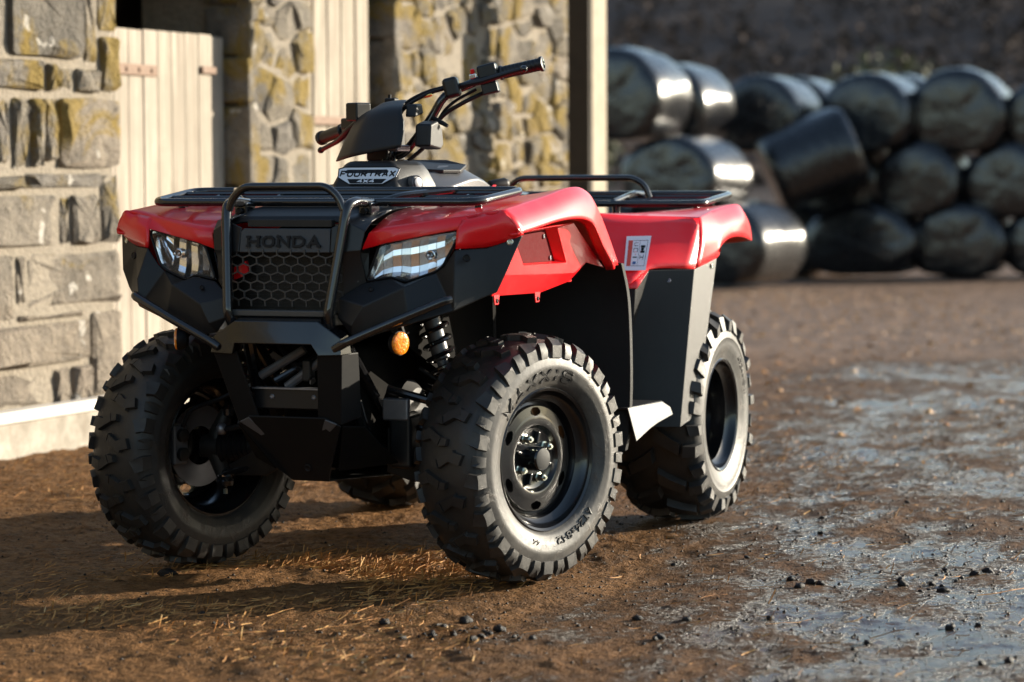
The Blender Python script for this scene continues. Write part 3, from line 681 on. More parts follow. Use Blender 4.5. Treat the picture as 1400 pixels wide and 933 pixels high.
for u0, u1, v0, v1, mt in ((.18, .36, .50, .56, 'ink'), (.22, .34, .57, .64, 'ink'), (.18, .36, .65, .72, 'ink'), (.26, .30, .54, .70, 'ink'), (.20, .22, .30, .45, 'ink'), (.34, .36, .32, .44, 'ink'), (.20, .36, .36, .38, 'ink'),
                       (.48, .66, .36, .39, 'ink'), (.50, .64, .17, .25, 'inkblue'), (.48, .50, .52, .64, 'ink'), (.64, .66, .52, .64, 'ink'), (.50, .64, .625, .64, 'ink'), (.50, .64, .52, .53, 'labelred'), (.48, .64, .70, .715, 'ink'), (.48, .64, .79, .80, 'ink'), (.63, .645, .715, .79, 'ink'), (.54, .57, .44, .47, 'labelred')):
    lq('label_print', u0, u1, v0, v1, mt, .0022)
# ---------------------------------------------------------------- quad bike: cockpit
def loft(name, secs, mat, parent, nu=3, **kw):
    V, F = grid([s_+[s_[0]] for s_ in secs], nu); nc = len(secs[0])+1
    nr = len(V)//nc
    F += [tuple(range(nc-1)), tuple((nr-1)*nc+j for j in range(nc-1))]
    return mk(name, V, F, mat, parent, **kw)
# pod with badge
secs = []
for z, hw, y0, y1, cw in ((.945, .132, .055, .25, .11), (.972, .126, .066, .24, .10), (1.004, .114, .084, .225, .085), (1.030, .098, .104, .21, .07)):
    secs.append([Vector(q) for q in ((-hw, y0+cw, z), (-hw+.040, y0, z), (hw-.040, y0, z), (hw, y0+cw, z), (hw, y1, z), (-hw, y1, z))])
pod = loft('handlebar_pod', secs, 'black', bike, 1, bevel=.016, seg=4)
def pod_face(u, v, e):          # u -.5..+.5 across, v up, on the sloped front face
    z = .992+v; k = (z-.972)/(1.030-.972); y = .066+(.104-.066)*k
    return Vector((u+.004, y-.0015-e, z))
outl = [(-.083, .018), (-.068, .0225), (.070, .0225), (.085, .018), (.080, -.003), (.048, -.021), (-.044, -.021), (-.079, -.004)]
bd = MB().add([pod_face(u, v, .001) for u, v in outl]+[pod_face(u, v, -.003) for u, v in outl], [tuple(range(8))]+[(i, (i+1) % 8, 8+(i+1) % 8, 8+i) for i in range(8)])
badge = bd.build('badge', 'badge', pod, smooth=0)
A, B = ribbon(outl, .0026, True); bo = MB()
for i in range(8):
    j = (i+1) % 8; bo.add([pod_face(*A[i], .002), pod_face(*A[j], .002), pod_face(*B[j], .002), pod_face(*B[i], .002)], [(0, 1, 2, 3)])
bo.build('badge_border', 'ink', badge, smooth=0)
lt, wt = letters('FOURTRAX', lambda u, v, e: pod_face(-.0745+u, -.0005+v, e+.0012), .0125, .0132, .0062, .0035, .0008, .10)
lt.build('badge_lettering', 'ink', badge, smooth=0)
sw = [(-.052, -.0075), (.056, -.0075), (.046, -.0185), (-.042, -.0185)]
MB().add([pod_face(u, v, .002) for u, v in sw], [(0, 1, 2, 3)]).build('badge_swoosh', 'ink', badge, smooth=0)
lt, wt = letters('4X4', lambda u, v, e: pod_face(-.022+u, -.0162+v, e+.0024), .0068, .0125, .0040, .0024, .0008)
lt.build('badge_lettering', 'badge', badge, smooth=0)
MB().lathe([(-.02, .020), (.004, .020), (.006, .017), (.004, .0155), (.004, 0)], (.118, .125, .974), (1, -.36, .12), 24).build('switch_ring', 'grey', pod)
MB().lathe([(0, .0135), (.0075, .0135), (.0085, .011), (.0085, 0)], (.118, .125, .974), (1, -.36, .12), 20).build('ignition_switch', 'alu', pod)
MB().prism([(-.19, .07, .935), (-.10, .09, .945), (-.10, .3, .965), (-.18, .3, .955)], (0, 0, .02)).build('pod_skirt', 'black', bike, bevel=.004)
# tank cover and seat
secs = [[Vector(q) for q in ((-hw, y, .86), (-hw, y, z0), (-hw*.55, y, z1), (hw*.55, y, z1), (hw, y, z0), (hw, y, .86))] for y, hw, z0, z1 in ((.26, .13, .955, .985), (.36, .145, .975, 1.012), (.46, .15, .985, 1.020), (.56, .145, .965, 1.000), (.66, .14, .93, .955))]
tank = loft('tank_cover', secs, 'grey', bike, 2, bevel=.006, seg=2)
mk('tank_trim', [(.03, .30, 1.002), (.100, .34, .998), (.125, .40, .998), (.112, .47, 1.012), (.05, .48, 1.026), (-.08, .48, 1.026), (-.08, .3, 1.002)], [tuple(range(7))], 'black', tank, solid=.01, off=1, bevel=.003)
mk('tank_stripe', [(.1515, .50, .950), (.152, .56, .968), (.152, .60, .966), (.152, .53, .940)], [(0, 1, 2, 3)], 'red', tank, solid=.002, off=1)
MB().lathe([(0, .014), (.045, .017), (.055, .012), (.058, 0)], (.135, .575, .965), (.6, .7, .1), 16).build('fuel_lever', 'ink', tank, smooth=50)
secs = [[Vector(q) for q in ((-hw, y, .80), (-hw*1.02, y, z-.03), (-hw*.7, y, z), (hw*.7, y, z), (hw*1.02, y, z-.03), (hw, y, .80))] for y, hw, z in ((.64, .11, .92), (.80, .13, .885), (1.0, .155, .88), (1.2, .165, .90), (1.36, .15, .925), (1.42, .13, .90))]
loft('seat', secs, 'black', bike, 3, bevel=.01, seg=2)
# steering: hood, bars, controls (turned to the rider's right)
hr = [[(-.131, .182, 1.030), (-.092, .146, 1.036), (-.050, .120, 1.043), (.018, .112, 1.054), (.082, .112, 1.064)],
      [(-.114, .208, 1.088), (-.078, .172, 1.094), (-.044, .146, 1.098), (.020, .134, 1.106), (.081, .133, 1.118)],
      [(-.092, .236, 1.140), (-.062, .206, 1.146), (-.034, .181, 1.150), (.018, .167, 1.158), (.064, .160, 1.160)],
      [(-.050, .264, 1.171), (-.032, .250, 1.177), (-.012, .241, 1.181), (.018, .236, 1.184), (.044, .236, 1.185)]]
V, F = sgrid(hr, 5, 4)
hood = mk('handlebar_hood', V, F, 'black', bike, smooth=60, solid=.004, off=0)
MB().prism([(.140, .165, 1.066), (.140, .172, 1.122), (.140, .215, 1.132), (.140, .245, 1.112), (.140, .254, 1.070), (.140, .235, 1.058)], (-.045, 0, 0)).build('hood_back', 'black', hood, bevel=.006, seg=3)
MB().prism([(.094, .178, 1.140), (.094, .185, 1.172), (.094, .222, 1.176), (.094, .232, 1.150)], (-.03, 0, 0)).build('hood_back_wing', 'black', hood, bevel=.005)
ins = MB().box((-.02, .245, 1.085), (.075, .07, .11), Matrix.Rotation(-.33, 3, 'Z')).build('instrument_housing', 'under', hood, bevel=.006)
MB().lathe([(0, .009), (.01, .009), (.012, .005), (.012, 0)], (.050, .175, 1.102), (.5, -.85, .1), 14).build('hood_bolt', 'nut', hood)
MB().box((.047, .178, 1.062), (.035, .05, .016), Matrix.Rotation(-.33, 3, 'Z')).build('bar_clamp', 'alu', hood, bevel=.004)
MB().tube([(0, .20, .97), (0, .235, 1.06)], .022, 14).build('steering_stem', 'steel', bike)
bar = MB()
bar.tube([(-.05, .262, 1.045), (.035, .225, 1.043), (.070, .232, 1.085), (.111, .250, 1.145), (.140, .252, 1.197), (.185, .295, 1.222), (.245, .330, 1.250), (.375, .345, 1.276)], .0112, 12, rnd=.03)
bar.tube([(-.05, .262, 1.045), (-.085, .285, 1.085), (-.12, .32, 1.13), (-.19, .39, 1.12), (-.31, .465, 1.095)], .0112, 12, rnd=.03)
hb = bar.build('handlebar', 'steel', bike)
gA, gB = Vector((.262, .3325, 1.2535)), Vector((.378, .3455, 1.2765)); gd = (gB-gA).normalized(); gl_ = (gB-gA).length
gp_ = [(0, .0165), (.003, .019), (.008, .019), (.010, .0165)]
for i in range(9): z = .012+i*(gl_-.024)/9; gp_ += [(z, .0165), (z+.0015, .0158), (z+.003, .0165)]
gp_ += [(gl_-.010, .0165), (gl_-.008, .0195), (gl_-.001, .0195), (gl_, .017), (gl_, .013), (gl_-.003, .012), (gl_-.003, 0)]
MB().lathe(gp_, gA, gd, 20).build('grip', 'smoothblack', hb)
e_ = MB()
for q in range(5):
    ang = q*1.2566; e_.lathe([(0, .003), (.0008, .003), (.0008, 0)], gB+Vector((-.1, .0, 0)).cross(gd).normalized()*0+Vector((0, math.cos(ang)*.010, math.sin(ang)*.010))-gd*.0028, gd, 8)
e_.build('grip_end_cap', 'nut', hb)
gA2, gB2 = Vector((-.215, .407, 1.115)), Vector((-.312, .466, 1.0945))
MB().lathe([(0, .0165), (.003, .019), (.009, .019), (.011, .0165), (.100, .0165), (.102, .0195), (.113, .0195), (.114, 0)], gA2, gB2-gA2, 18).build('grip', 'smoothblack', hb)
# left: switch boxes, lever, cables
rt = Matrix.Rotation(.25, 3, 'Z') @ Matrix.Rotation(-.25, 3, 'Y')
sl = MB().box((.163, .252, 1.216), (.040, .045, .052), rt).build('lever_perch', 'smoothblack', hb, bevel=.010, seg=3)
MB().box((.238, .312, 1.258), (.050, .052, .036), rt).build('switch_box', 'smoothblack', hb, bevel=.006)
MB().box((.250, .300, 1.215), (.042, .042, .030), rt).build('switch_box', 'smoothblack', hb, bevel=.004)
MB().lathe([(0, .006), (.010, .006), (.012, .004), (.012, 0)], (.207, .285, 1.252), (0, -.2, 1), 12).build('stop_button', 'redbtn', hb)
MB().box((.207, .288, 1.245), (.018, .018, .012), rt).build('button_base', 'chrome', hb, bevel=.002)
MB().tube([(.175, .262, 1.219), (.24, .272, 1.232), (.32, .262, 1.252), (.352, .268, 1.260)], [.0075, .0085, .007, .006], 10).build('brake_lever', 'smoothblack', hb)
MB().lathe([(-.009, .004), (-.006, .0075), (0, .009), (.006, .0075), (.009, .004)], (.354, .268, 1.2605), (1, .1, .1), 14).build('lever_ball', 'steel', hb, smooth=60)
cb = MB()
cb.tube(crom([(.150, .245, 1.215), (.105, .215, 1.197), (.055, .20, 1.165), (.02, .21, 1.12)], 6), .0045, 8)
cb.tube(crom([(.145, .255, 1.220), (.095, .23, 1.203), (.045, .22, 1.175), (.0, .23, 1.13)], 6), .004, 8)
cb.tube(crom([(.235, .30, 1.205), (.19, .265, 1.178), (.14, .262, 1.150), (.115, .258, 1.120), (.09, .25, 1.07), (.05, .23, 1.03)], 6), .0055, 8)
cb.tube(crom([(.215, .29, 1.212), (.165, .268, 1.182), (.13, .262, 1.148), (.105, .252, 1.09)], 6), .004, 8)
cb.build('control_cable', 'ink', hb)
MB().lathe([(0, .005), (.020, .006), (.028, .004), (.028, 0)], (.095, .214, 1.192), (.85, .3, .25), 10).build('cable_adjuster', 'brass', hb)
MB().tube([(.112, .243, 1.140), (.140, .235, 1.128), (.158, .235, 1.118)], [.006, .0065, .005], 8).build('parking_hook', 'ink', hb)
# right: master cylinder box, lever
MB().box((-.105, .262, 1.158), (.046, .05, .048), Matrix.Rotation(-.45, 3, 'Z')).build('brake_reservoir', 'smoothblack', hb, bevel=.005)
MB().box((-.165, .36, 1.13), (.05, .05, .03), Matrix.Rotation(-.5, 3, 'Z')).build('throttle_box', 'smoothblack', hb, bevel=.005)
MB().tube([(-.120, .290, 1.132), (-.152, .300, 1.112), (-.195, .33, 1.085), (-.262, .368, 1.063)], [.0085, .009, .0075, .0062], 10, rnd=.02).build('brake_lever', 'smoothblack', hb)
MB().lathe([(-.009, .004), (-.006, .0075), (0, .009), (.006, .0075), (.009, .004)], (-.265, .370, 1.062), (-1, .5, -.3), 14).build('lever_ball', 'smoothblack', hb, smooth=60)
MB().box((-.02, .285, 1.183), (.03, .03, .02)).build('mirror_boss', 'ink', hb, bevel=.004)
MB().tube([(-.055, .35, 1.15), (-.055, .35, 1.205)], .005, 8).build('mirror_stud', 'ink', hb)
# ---------------------------------------------------------------- quad bike: engine, frame, suspension
eng = MB(); eng.box((0, .45, .48), (.30, .62, .40)); eng.box((0, -.02, .43), (.22, .34, .30)); eng.box((0, .35, .76), (.32, .95, .22)); eng.box((0, 1.15, .55), (.34, .62, .36))
engine = eng.build('engine', 'matte', bike, bevel=.02, seg=2)
MB().lathe([(0, .085), (.03, .085), (.05, .065), (.055, .03), (.055, 0)], (.11, .03, .40), (1, 0, 0), 28).build('engine_cover', 'under', engine)
MB().box((.185, -.03, .345), (.06, .22, .13)).build('engine_box', 'smoothblack', engine, bevel=.01)
MB().box((.175, -.135, .425), (.07, .02, .055)).build('oil_filter_guard', 'alu', engine, bevel=.006)
fm = MB()
for s in (1, -1):
    fm.tube(sx([(.12, -.34, .60), (.13, -.22, .36), (.14, .0, .27), (.14, 1.0, .28), (.15, 1.5, .45), (.15, 1.66, .80)], s), .016, 10, rnd=.06)
    fm.tube(sx([(.13, -.30, .62), (.14, -.05, .72), (.14, .4, .80), (.14, 1.66, .82)], s), .014, 10, rnd=.06)
    fm.tube(sx([(.12, -.33, .62), (.12, -.10, .42), (.12, .02, .33)], s), .013, 10)
    fm.tube(sx([(-.05, -.34, .505), (.03, -.30, .555), (.09, -.26, .60)], s), .009, 10)
fm.build('frame', 'steel', bike)
for x, z, L in ((-.02, .545, .10), (.035, .52, .08)): MB().tube([(x-L*.7, -.335, z-.03), (x+L*.4, -.32, z+.035)], .011, 10).build('frame_brace', 'grey', bike)
MB().box((.035, -.33, .53), (.022, .03, .05)).build('tow_bracket', 'under', bike, bevel=.004)
for s in (1, -1):
    K_ = Vector((.395*s, 0, .304))     # wheel-side joint region
    lo_ = MB(); lo_.tube(sx([(.13, -.11, .30), (.26, -.06, .265), (.365, -.005, .235)], s), .013, 10); lo_.tube(sx([(.13, .13, .30), (.26, .06, .265), (.365, .005, .235)], s), .013, 10)
    la = lo_.build('lower_arm', 'steel', bike)
    MB().prism(sx([(.150, -.135, .38), (.245, -.10, .30), (.335, -.04, .262), (.335, -.02, .232), (.20, -.10, .245), (.145, -.13, .27)], s), (0, .012, 0)).build('arm_guard', 'under', la, bevel=.004)
    up_ = MB(); up_.tube(sx([(.13, -.09, .47), (.25, -.05, .435), (.35, 0, .395)], s), .011, 10); up_.tube(sx([(.13, .10, .47), (.25, .05, .435), (.35, 0, .395)], s), .011, 10)
    up_.build('upper_arm', 'steel', bike)
    kn = MB(); kn.tube(sx([(.36, 0, .395), (.382, 0, .34), (.385, 0, .28), (.37, 0, .22)], s), [.016, .026, .028, .016], 12)
    kn.lathe([(0, .034), (.05, .03)], (.375*s, 0, .304), (s, 0, 0), 20)
    kno = kn.build('steering_knuckle', 'under', bike)
    MB().lathe([(-.022, .010), (-.018, .022), (-.006, .025), (.004, .020), (.010, .012), (.024, .009), (.024, 0)], (.366*s, 0, .222), (0, 0, 1), 18).build('ball_joint', 'steel', kno)
    MB().lathe([(0, .0215), (.004, .022), (.005, .0205), (.005, 0)], (.366*s, 0, .228), (0, 0, 1), 18).build('joint_cap', 'chrome', kno)
    MB().lathe([(-.02, .008), (-.01, .018), (.006, .018), (.016, .010), (.016, 0)], (.355*s, 0, .395), (0, 0, 1), 16).build('ball_joint', 'steel', kno)
    MB().lathe([(0, .006), (.014, .006), (.014, 0)], (.366*s, 0, .196), (0, 0, -1), 6).build('joint_nut', 'nut', kno)
    MB().tube(sx([(.10, -.09, .40), (.33, -.075, .355)], s), .0085, 8).build('tie_rod', 'steel', bike)
    MB().lathe([(-.014, .008), (-.006, .014), (.006, .014), (.014, .008)], (.335*s, -.075, .356), (0, 0, 1), 12).build('tie_rod_end', 'alu', kno, smooth=60)
    bt = []
    for i in range(7): bt += [(.0+i*.013, .040-.0022*i), (.006+i*.013, .046-.0026*i)]
    MB().lathe(bt+[(.10, .02)], (.372*s, 0, .306), (-s, 0, .02), 24).build('axle_boot', 'ink', bike)
    MB().tube(sx([(.10, .02, .32), (.30, 0, .31)], s), .014, 12).build('drive_shaft', 'steel', bike)
    # brake disc and caliper inside the rim
    W_ = Matrix.Rotation(-STEER, 3, 'Z')
    ax_ = W_ @ Vector((s, 0, 0)); ctr_ = Vector((.446*s, 0, .304))
    MB().lathe([(.0, .05), (.0, .105), (.004, .105), (.004, .05)], ctr_+ax_*(-.012), ax_, 40, closed=True).build('brake_disc', 'alu', kno)
    fw = W_ @ Vector((0, -1, 0))
    cp = ctr_+fw*.098+ax_*(-.022)+Vector((0, 0, .012))
    ca = MB().box(cp, (.052, .050, .105), W_).build('brake_caliper', 'grey', kno, bevel=.008)
    for dz in (-.024, .024): MB().lathe([(0, .017), (.012, .017), (.014, .012), (.014, 0)], cp-ax_*.025+Vector((0, 0, dz)), -ax_, 16).build('caliper_piston', 'under', ca)
    MB().tube(crom([cp-ax_*.03+Vector((0, 0, .045)), cp-ax_*.055+Vector((0, .02, .09)), Vector((.33*s, -.05, .44)), Vector((.20*s, -.05, .52))], 6), .0055, 8).build('brake_hose', 'ink', ca)
    # shock absorber with spring
    A_, B_ = Vector((.215*s, -.045, .70)), Vector((.300*s, -.030, .36)); dd = (B_-A_); Ls = dd.length; dn = dd.normalized()
    sh = MB().lathe([(0, .022), (.16, .022), (.165, .014), (Ls, .014)], A_, dd, 18).build('shock_absorber', 'grey', bike)
    hx_ = dn.cross(Vector((0, 1, 0))).normalized(); hy_ = dn.cross(hx_); P_ = []
    for i in range(0, 8*16+1):
        a_ = 2*math.pi*i/16; P_.append(A_+dn*(.02+.25*i/(8*16))+(hx_*math.cos(a_)+hy_*math.sin(a_))*.034)
    MB().tube(P_, .0058, 7).build('shock_spring', 'steel', sh)
    MB().lathe([(0, .04), (.006, .04), (.006, 0)], A_+dn*.012, dd, 20).build('spring_seat', 'steel', sh)
# rear axle, swing arm, exhaust
MB().tube([(-.40, 1.268, .304), (.40, 1.268, .304)], .028, 14).build('rear_axle', 'under', bike)
MB().tube([(.0, .95, .32), (.12, 1.05, .31), (.14, 1.268, .304)], .025, 12).build('swing_arm', 'under', bike)
# ---------------------------------------------------------------- setting: ground
def sstep(a, b, v):
    t = min(1, max(0, (v-a)/(b-a))); return t*t*(3-2*t)
def zg(y): return -.33*sstep(4, 26, y)
def fb(x, y, sc, oc=3, seed=0.0):
    return noise.fractal(Vector((x*sc+seed, y*sc-seed, seed*.37)), 1.0, 2.0, oc)
X0, X1, Y0, Y1 = -2.6, 3.2, -2.6, 9.0
def ground_h(x, y):
    e = min(x-X0, X1-x, y-Y0, Y1-y); k = sstep(0, .35, e)
    near = min(math.hypot(x-a, y-b) for a, b in ((.446, 0), (-.446, 0), (.459, 1.268), (-.459, 1.268)))
    kw = .25+.75*sstep(.12, .35, near)
    # shallow wheel ruts running with the yard, clods and trampled lumps
    rut = -.010*(math.exp(-((x-1.25+.1*math.sin(y*1.1))/.12)**2)+math.exp(-((x-.62-.08*math.sin(y*.9+1))/.11)**2*1.0))*sstep(-2, 1, y)
    h = .010*fb(x, y, 1.1, 2, 3.1)+.0075*fb(x, y, 5.0, 2, 7.7)+rut*.8
    c_ = noise.noise(Vector((x*24+1.3, y*24, .5))); d_ = noise.noise(Vector((x*62, y*62+2.7, 1.5)))
    dry = .55+.45*sstep(.2, -.5, noise.noise(Vector((x*1.7, y*1.7, 8.8)))-.35+.5*x*sstep(-1, 3, y+1.5))
    h += (.0075*max(c_, -.25)+.0042*max(d_, -.1))*dry
    return h*k*kw-.001*k+zg(y)
t = NT('mud'); geo = t.n('ShaderNodeNewGeometry'); pos = geo.outputs['Position']
sep = t.n('ShaderNodeSeparateXYZ'); t.l(pos, sep.inputs[0])
n_big = t.noise(pos, .9, 3, .6, .4); mpm = t.n('ShaderNodeMapping'); mpm.inputs['Scale'].default_value = (1.35, .62, 1); mpm.inputs['Rotation'].default_value = (0, 0, .25); t.l(pos, mpm.inputs[0]); n_mid = t.noise(mpm.outputs[0], 5.5, 5, .65, .3); n_fine = t.noise(pos, 42, 4, .7); n_grit = t.noise(pos, 190, 2, .6)
# wetness: sodden on the open side of the yard (+x), strawy and drier by the wall and far off
mr = t.n('ShaderNodeMapRange'); t.l(t.math('ADD', sep.outputs[0], t.math('MULTIPLY', sep.outputs[1], .21)), mr.inputs[0]); mr.inputs[1].default_value = .25; mr.inputs[2].default_value = 1.05; mr.inputs[3].default_value = -.12; mr.inputs[4].default_value = .022
mf = t.n('ShaderNodeMapRange'); t.l(sep.outputs[1], mf.inputs[0]); mf.inputs[1].default_value = 7; mf.inputs[2].default_value = 12; mf.inputs[3].default_value = 0; mf.inputs[4].default_value = .26
wetv = t.math('SUBTRACT', t.math('ADD', t.math('ADD', t.math('ADD', t.math('MULTIPLY', n_big, .30), t.math('MULTIPLY', n_mid, .38)), t.math('MULTIPLY', n_fine, .32)), mr.outputs[0]), mf.outputs[0])
wet = t.ramp(wetv, [(.49, 0), (.555, 1)])
damp = t.ramp(wetv, [(.40, 0), (.52, .85)])
dry_c = t.mix(t.ramp(n_fine, [(.28, 0), (.72, 1)]), (.024, .012, .0054), (.30, .150, .058)); wet_c = t.mix(t.ramp(n_fine, [(.3, 0), (.7, 1)]), (.010, .0062, .004), (.062, .036, .021))
far_c = t.mix(t.ramp(n_mid, [(.3, 0), (.7, 1)]), (.060, .037, .025), (.28, .185, .13))
mfc = t.n('ShaderNodeMapRange'); t.l(sep.outputs[1], mfc.inputs[0]); mfc.inputs[1].default_value = 3; mfc.inputs[2].default_value = 10
dry_c = t.mix(mfc.outputs[0], dry_c, far_c)
col = t.mix(damp, dry_c, wet_c)
ro = t.math('ADD', t.mix(wet, (.50, .50, .50), (.09, .09, .09)), t.math('MULTIPLY', n_grit, .22))
hsum = t.math('ADD', t.math('ADD', t.math('MULTIPLY', n_fine, 1.0), t.math('MULTIPLY', n_grit, .30)), t.math('MULTIPLY', n_mid, 2.0))
hs2 = t.math('MULTIPLY', hsum, t.math('SUBTRACT', 1.0, t.math('MULTIPLY', wet, .80)))
bmp = t.bump(hs2, .9, .020)
t.set(Base_Color=col, Roughness=ro, Normal=bmp, Specular_IOR_Level=t.mix(wet, (.10, .10, .10), (.55, .55, .55))); M['mud'] = t.m
def axis_pts(a, b, zones):
    out = [a]; p = a
    while p < b-1e-6:
        stp = next((s_ for z0, z1, s_ in zones if z0 <= p < z1), .03); p = min(b, p+stp); out.append(p)
    if out[-1]-out[-2] < .003: out.pop(-2)
    return out
gx = axis_pts(X0, X1, [(-1.3, 2.05, .0095), (-2.6, -1.3, .02)]); gy = axis_pts(Y0, Y1, [(-1.65, 1.3, .0095), (1.3, 3.4, .016)])
nx, ny = len(gx)-1, len(gy)-1
V = [(x, y, ground_h(x, y)) for y in gy for x in gx]; F = []
for j in range(ny):
    for i in range(nx): a = j*(nx+1)+i; F.append((a, a+1, a+nx+2, a+nx+1))
# outer sheet to the horizon, sharing the border
xs = [-400, -150, -60, -25, -10, X0, X1, 10, 25, 60, 150, 400]; ys = [-200, -60, -20, -8, Y0, 4, 6, Y1, 11, 13, 15, 17, 19, 21, 23, 26, 32, 60, 150, 700]
for j in range(len(ys)-1):
    for i in range(len(xs)-1):
        if xs[i] >= X0 and xs[i+1] <= X1 and ys[j] >= Y0 and ys[j+1] <= Y1: continue
        n = len(V); V += [(xs[i], ys[j], zg(ys[j])), (xs[i+1], ys[j], zg(ys[j])), (xs[i+1], ys[j+1], zg(ys[j+1])), (xs[i], ys[j+1], zg(ys[j+1]))]; F.append((n, n+1, n+2, n+3))
me = bpy.data.meshes.new('muddy_yard'); me.from_pydata(V, [], F); me.shade_smooth()
link('muddy_yard', me, 'mud', kind='structure')
# ---------------------------------------------------------------- stone barn
bx0 = -2.36
barn = root('stone_barn', (-3.6, 4.5, 0), 'old rubble stone barn wall with yellow lichen behind the quad bike', 'barn')
t = NT('stone'); geo = t.n('ShaderNodeNewGeometry'); pos = geo.outputs['Position']; oi = t.n('ShaderNodeObjectInfo')
sep = t.n('ShaderNodeSeparateXYZ'); t.l(pos, sep.inputs[0])
rnd = oi.outputs['Random']
base = t.ramp(rnd, [(0, (.19, .17, .145)), (.3, (.29, .26, .215)), (.6, (.37, .32, .255)), (.85, (.27, .245, .215)), (1, (.42, .35, .275))])
n1 = t.noise(pos, 11, 8, .65, .3); n2 = t.noise(pos, 55, 6, .6)
low = t.n('ShaderNodeMapRange'); t.l(sep.outputs[2], low.inputs[0]); low.inputs[1].default_value = .95; low.inputs[2].default_value = .45
base = t.mix(t.math('MULTIPLY', low.outputs[0], .55), base, (.40, .325, .25))
c = t.mix(t.ramp(n1, [(.3, 0), (.75, 1)]), t.mix(.65, base, (.06, .055, .05)), base)
# grey-white and yellow lichen crusts
lich = t.ramp(t.math('ADD', t.noise(pos, 3.2, 7, .68, .5), t.math('MULTIPLY', low.outputs[0], -.14)), [(.48, 0), (.57, 1)])
lc = t.mix(n2, (.19, .135, .022), (.34, .225, .038)); c = t.mix(t.math('MULTIPLY', lich, .78), c, lc)
spot = t.ramp(t.noise(pos, 9, 3, .5), [(.66, 0), (.69, 1)]); c = t.mix(t.math('MULTIPLY', spot, .8), c, (.62, .58, .52))
t.set(Base_Color=c, Roughness=.9, Specular_IOR_Level=.2, Normal=t.bump(t.math('ADD', n1, t.math('MULTIPLY', n2, .6)), 1.0, .05)); M['stone'] = t.m
plain('mortar', (.24, .205, .16), .95, ns=40, var=.4, bump=.6, bs=60, bd=.02)
plain('darkin', (.02, .018, .016), .9)
rng = random.Random(11)
def seg_box(y0, y1, z0, z1):
    return MB().box((bx0-.29, (y0+y1)/2, (z0+z1)/2), (.53, y1-y0, z1-z0))
segs = [(.4, 2.93), (4.07, 4.66), (5.58, 8.0)]
core = MB()
for y0, y1 in segs: core.V and None; b = seg_box(y0+.02, y1-.02, -.1, 2.0); core.add(b.V, b.F)
b = seg_box(.4, 8.0, 2.0, 2.75); core.add(b.V, b.F)
ext = MB().box((bx0-.345, -4.31, 1.32), (.64, 9.4, 2.85)).build('wall', 'stone', barn, smooth=0)
core.add(*(lambda m_: (m_.V, m_.F))(MB().box((-4.9, 4.2, 1.3), (.3, 8, 2.9)))); core.add(*(lambda m_: (m_.V, m_.F))(MB().box((-3.75, .5, 1.3), (2.4, .3, 2.9)))); core.add(*(lambda m_: (m_.V, m_.F))(MB().box((-3.75, 7.86, 1.3), (2.3, .28, 2.9))))
wall = core.build('wall', 'mortar', barn, smooth=0)
plain('slate', (.07, .07, .075), .7, ns=10)
MB().prism([(-2.1, .2, 2.72), (-3.6, .2, 3.7), (-5.2, .2, 2.72), (-5.2, .2, 2.66), (-2.1, .2, 2.66)], (0, 8.0, 0)).build('roof', 'slate', barn, smooth=0)
def stone(y0, y1, z0, z1, xf=bx0, g=.003, rough=1.0, along='y'):
    """one rubble stone: irregular outline, domed and broken face"""
    w_, h_ = y1-y0, z1-z0; m_ = min(w_, h_)
    P = []
    for (cy, cz) in ((0, 0), (1, 0), (1, 1), (0, 1)):
        k = rng.uniform(.02, .20)*m_*rough; k2 = rng.uniform(.02, .20)*m_*rough
        yy = y0+g+(w_-2*g)*cy; zz = z0+g+(h_-2*g)*cz; sy = 1 if cy == 0 else -1; sz = 1 if cz == 0 else -1
        a = (yy, zz+sz*k2); b_ = (yy+sy*k, zz)
        mid = (yy+sy*k*.25, zz+sz*k2*.25)
        P += ([a, mid, b_] if (cy, cz) in ((0, 0), (1, 1)) else [b_, mid, a])
    stone_poly(P, rough, xf)
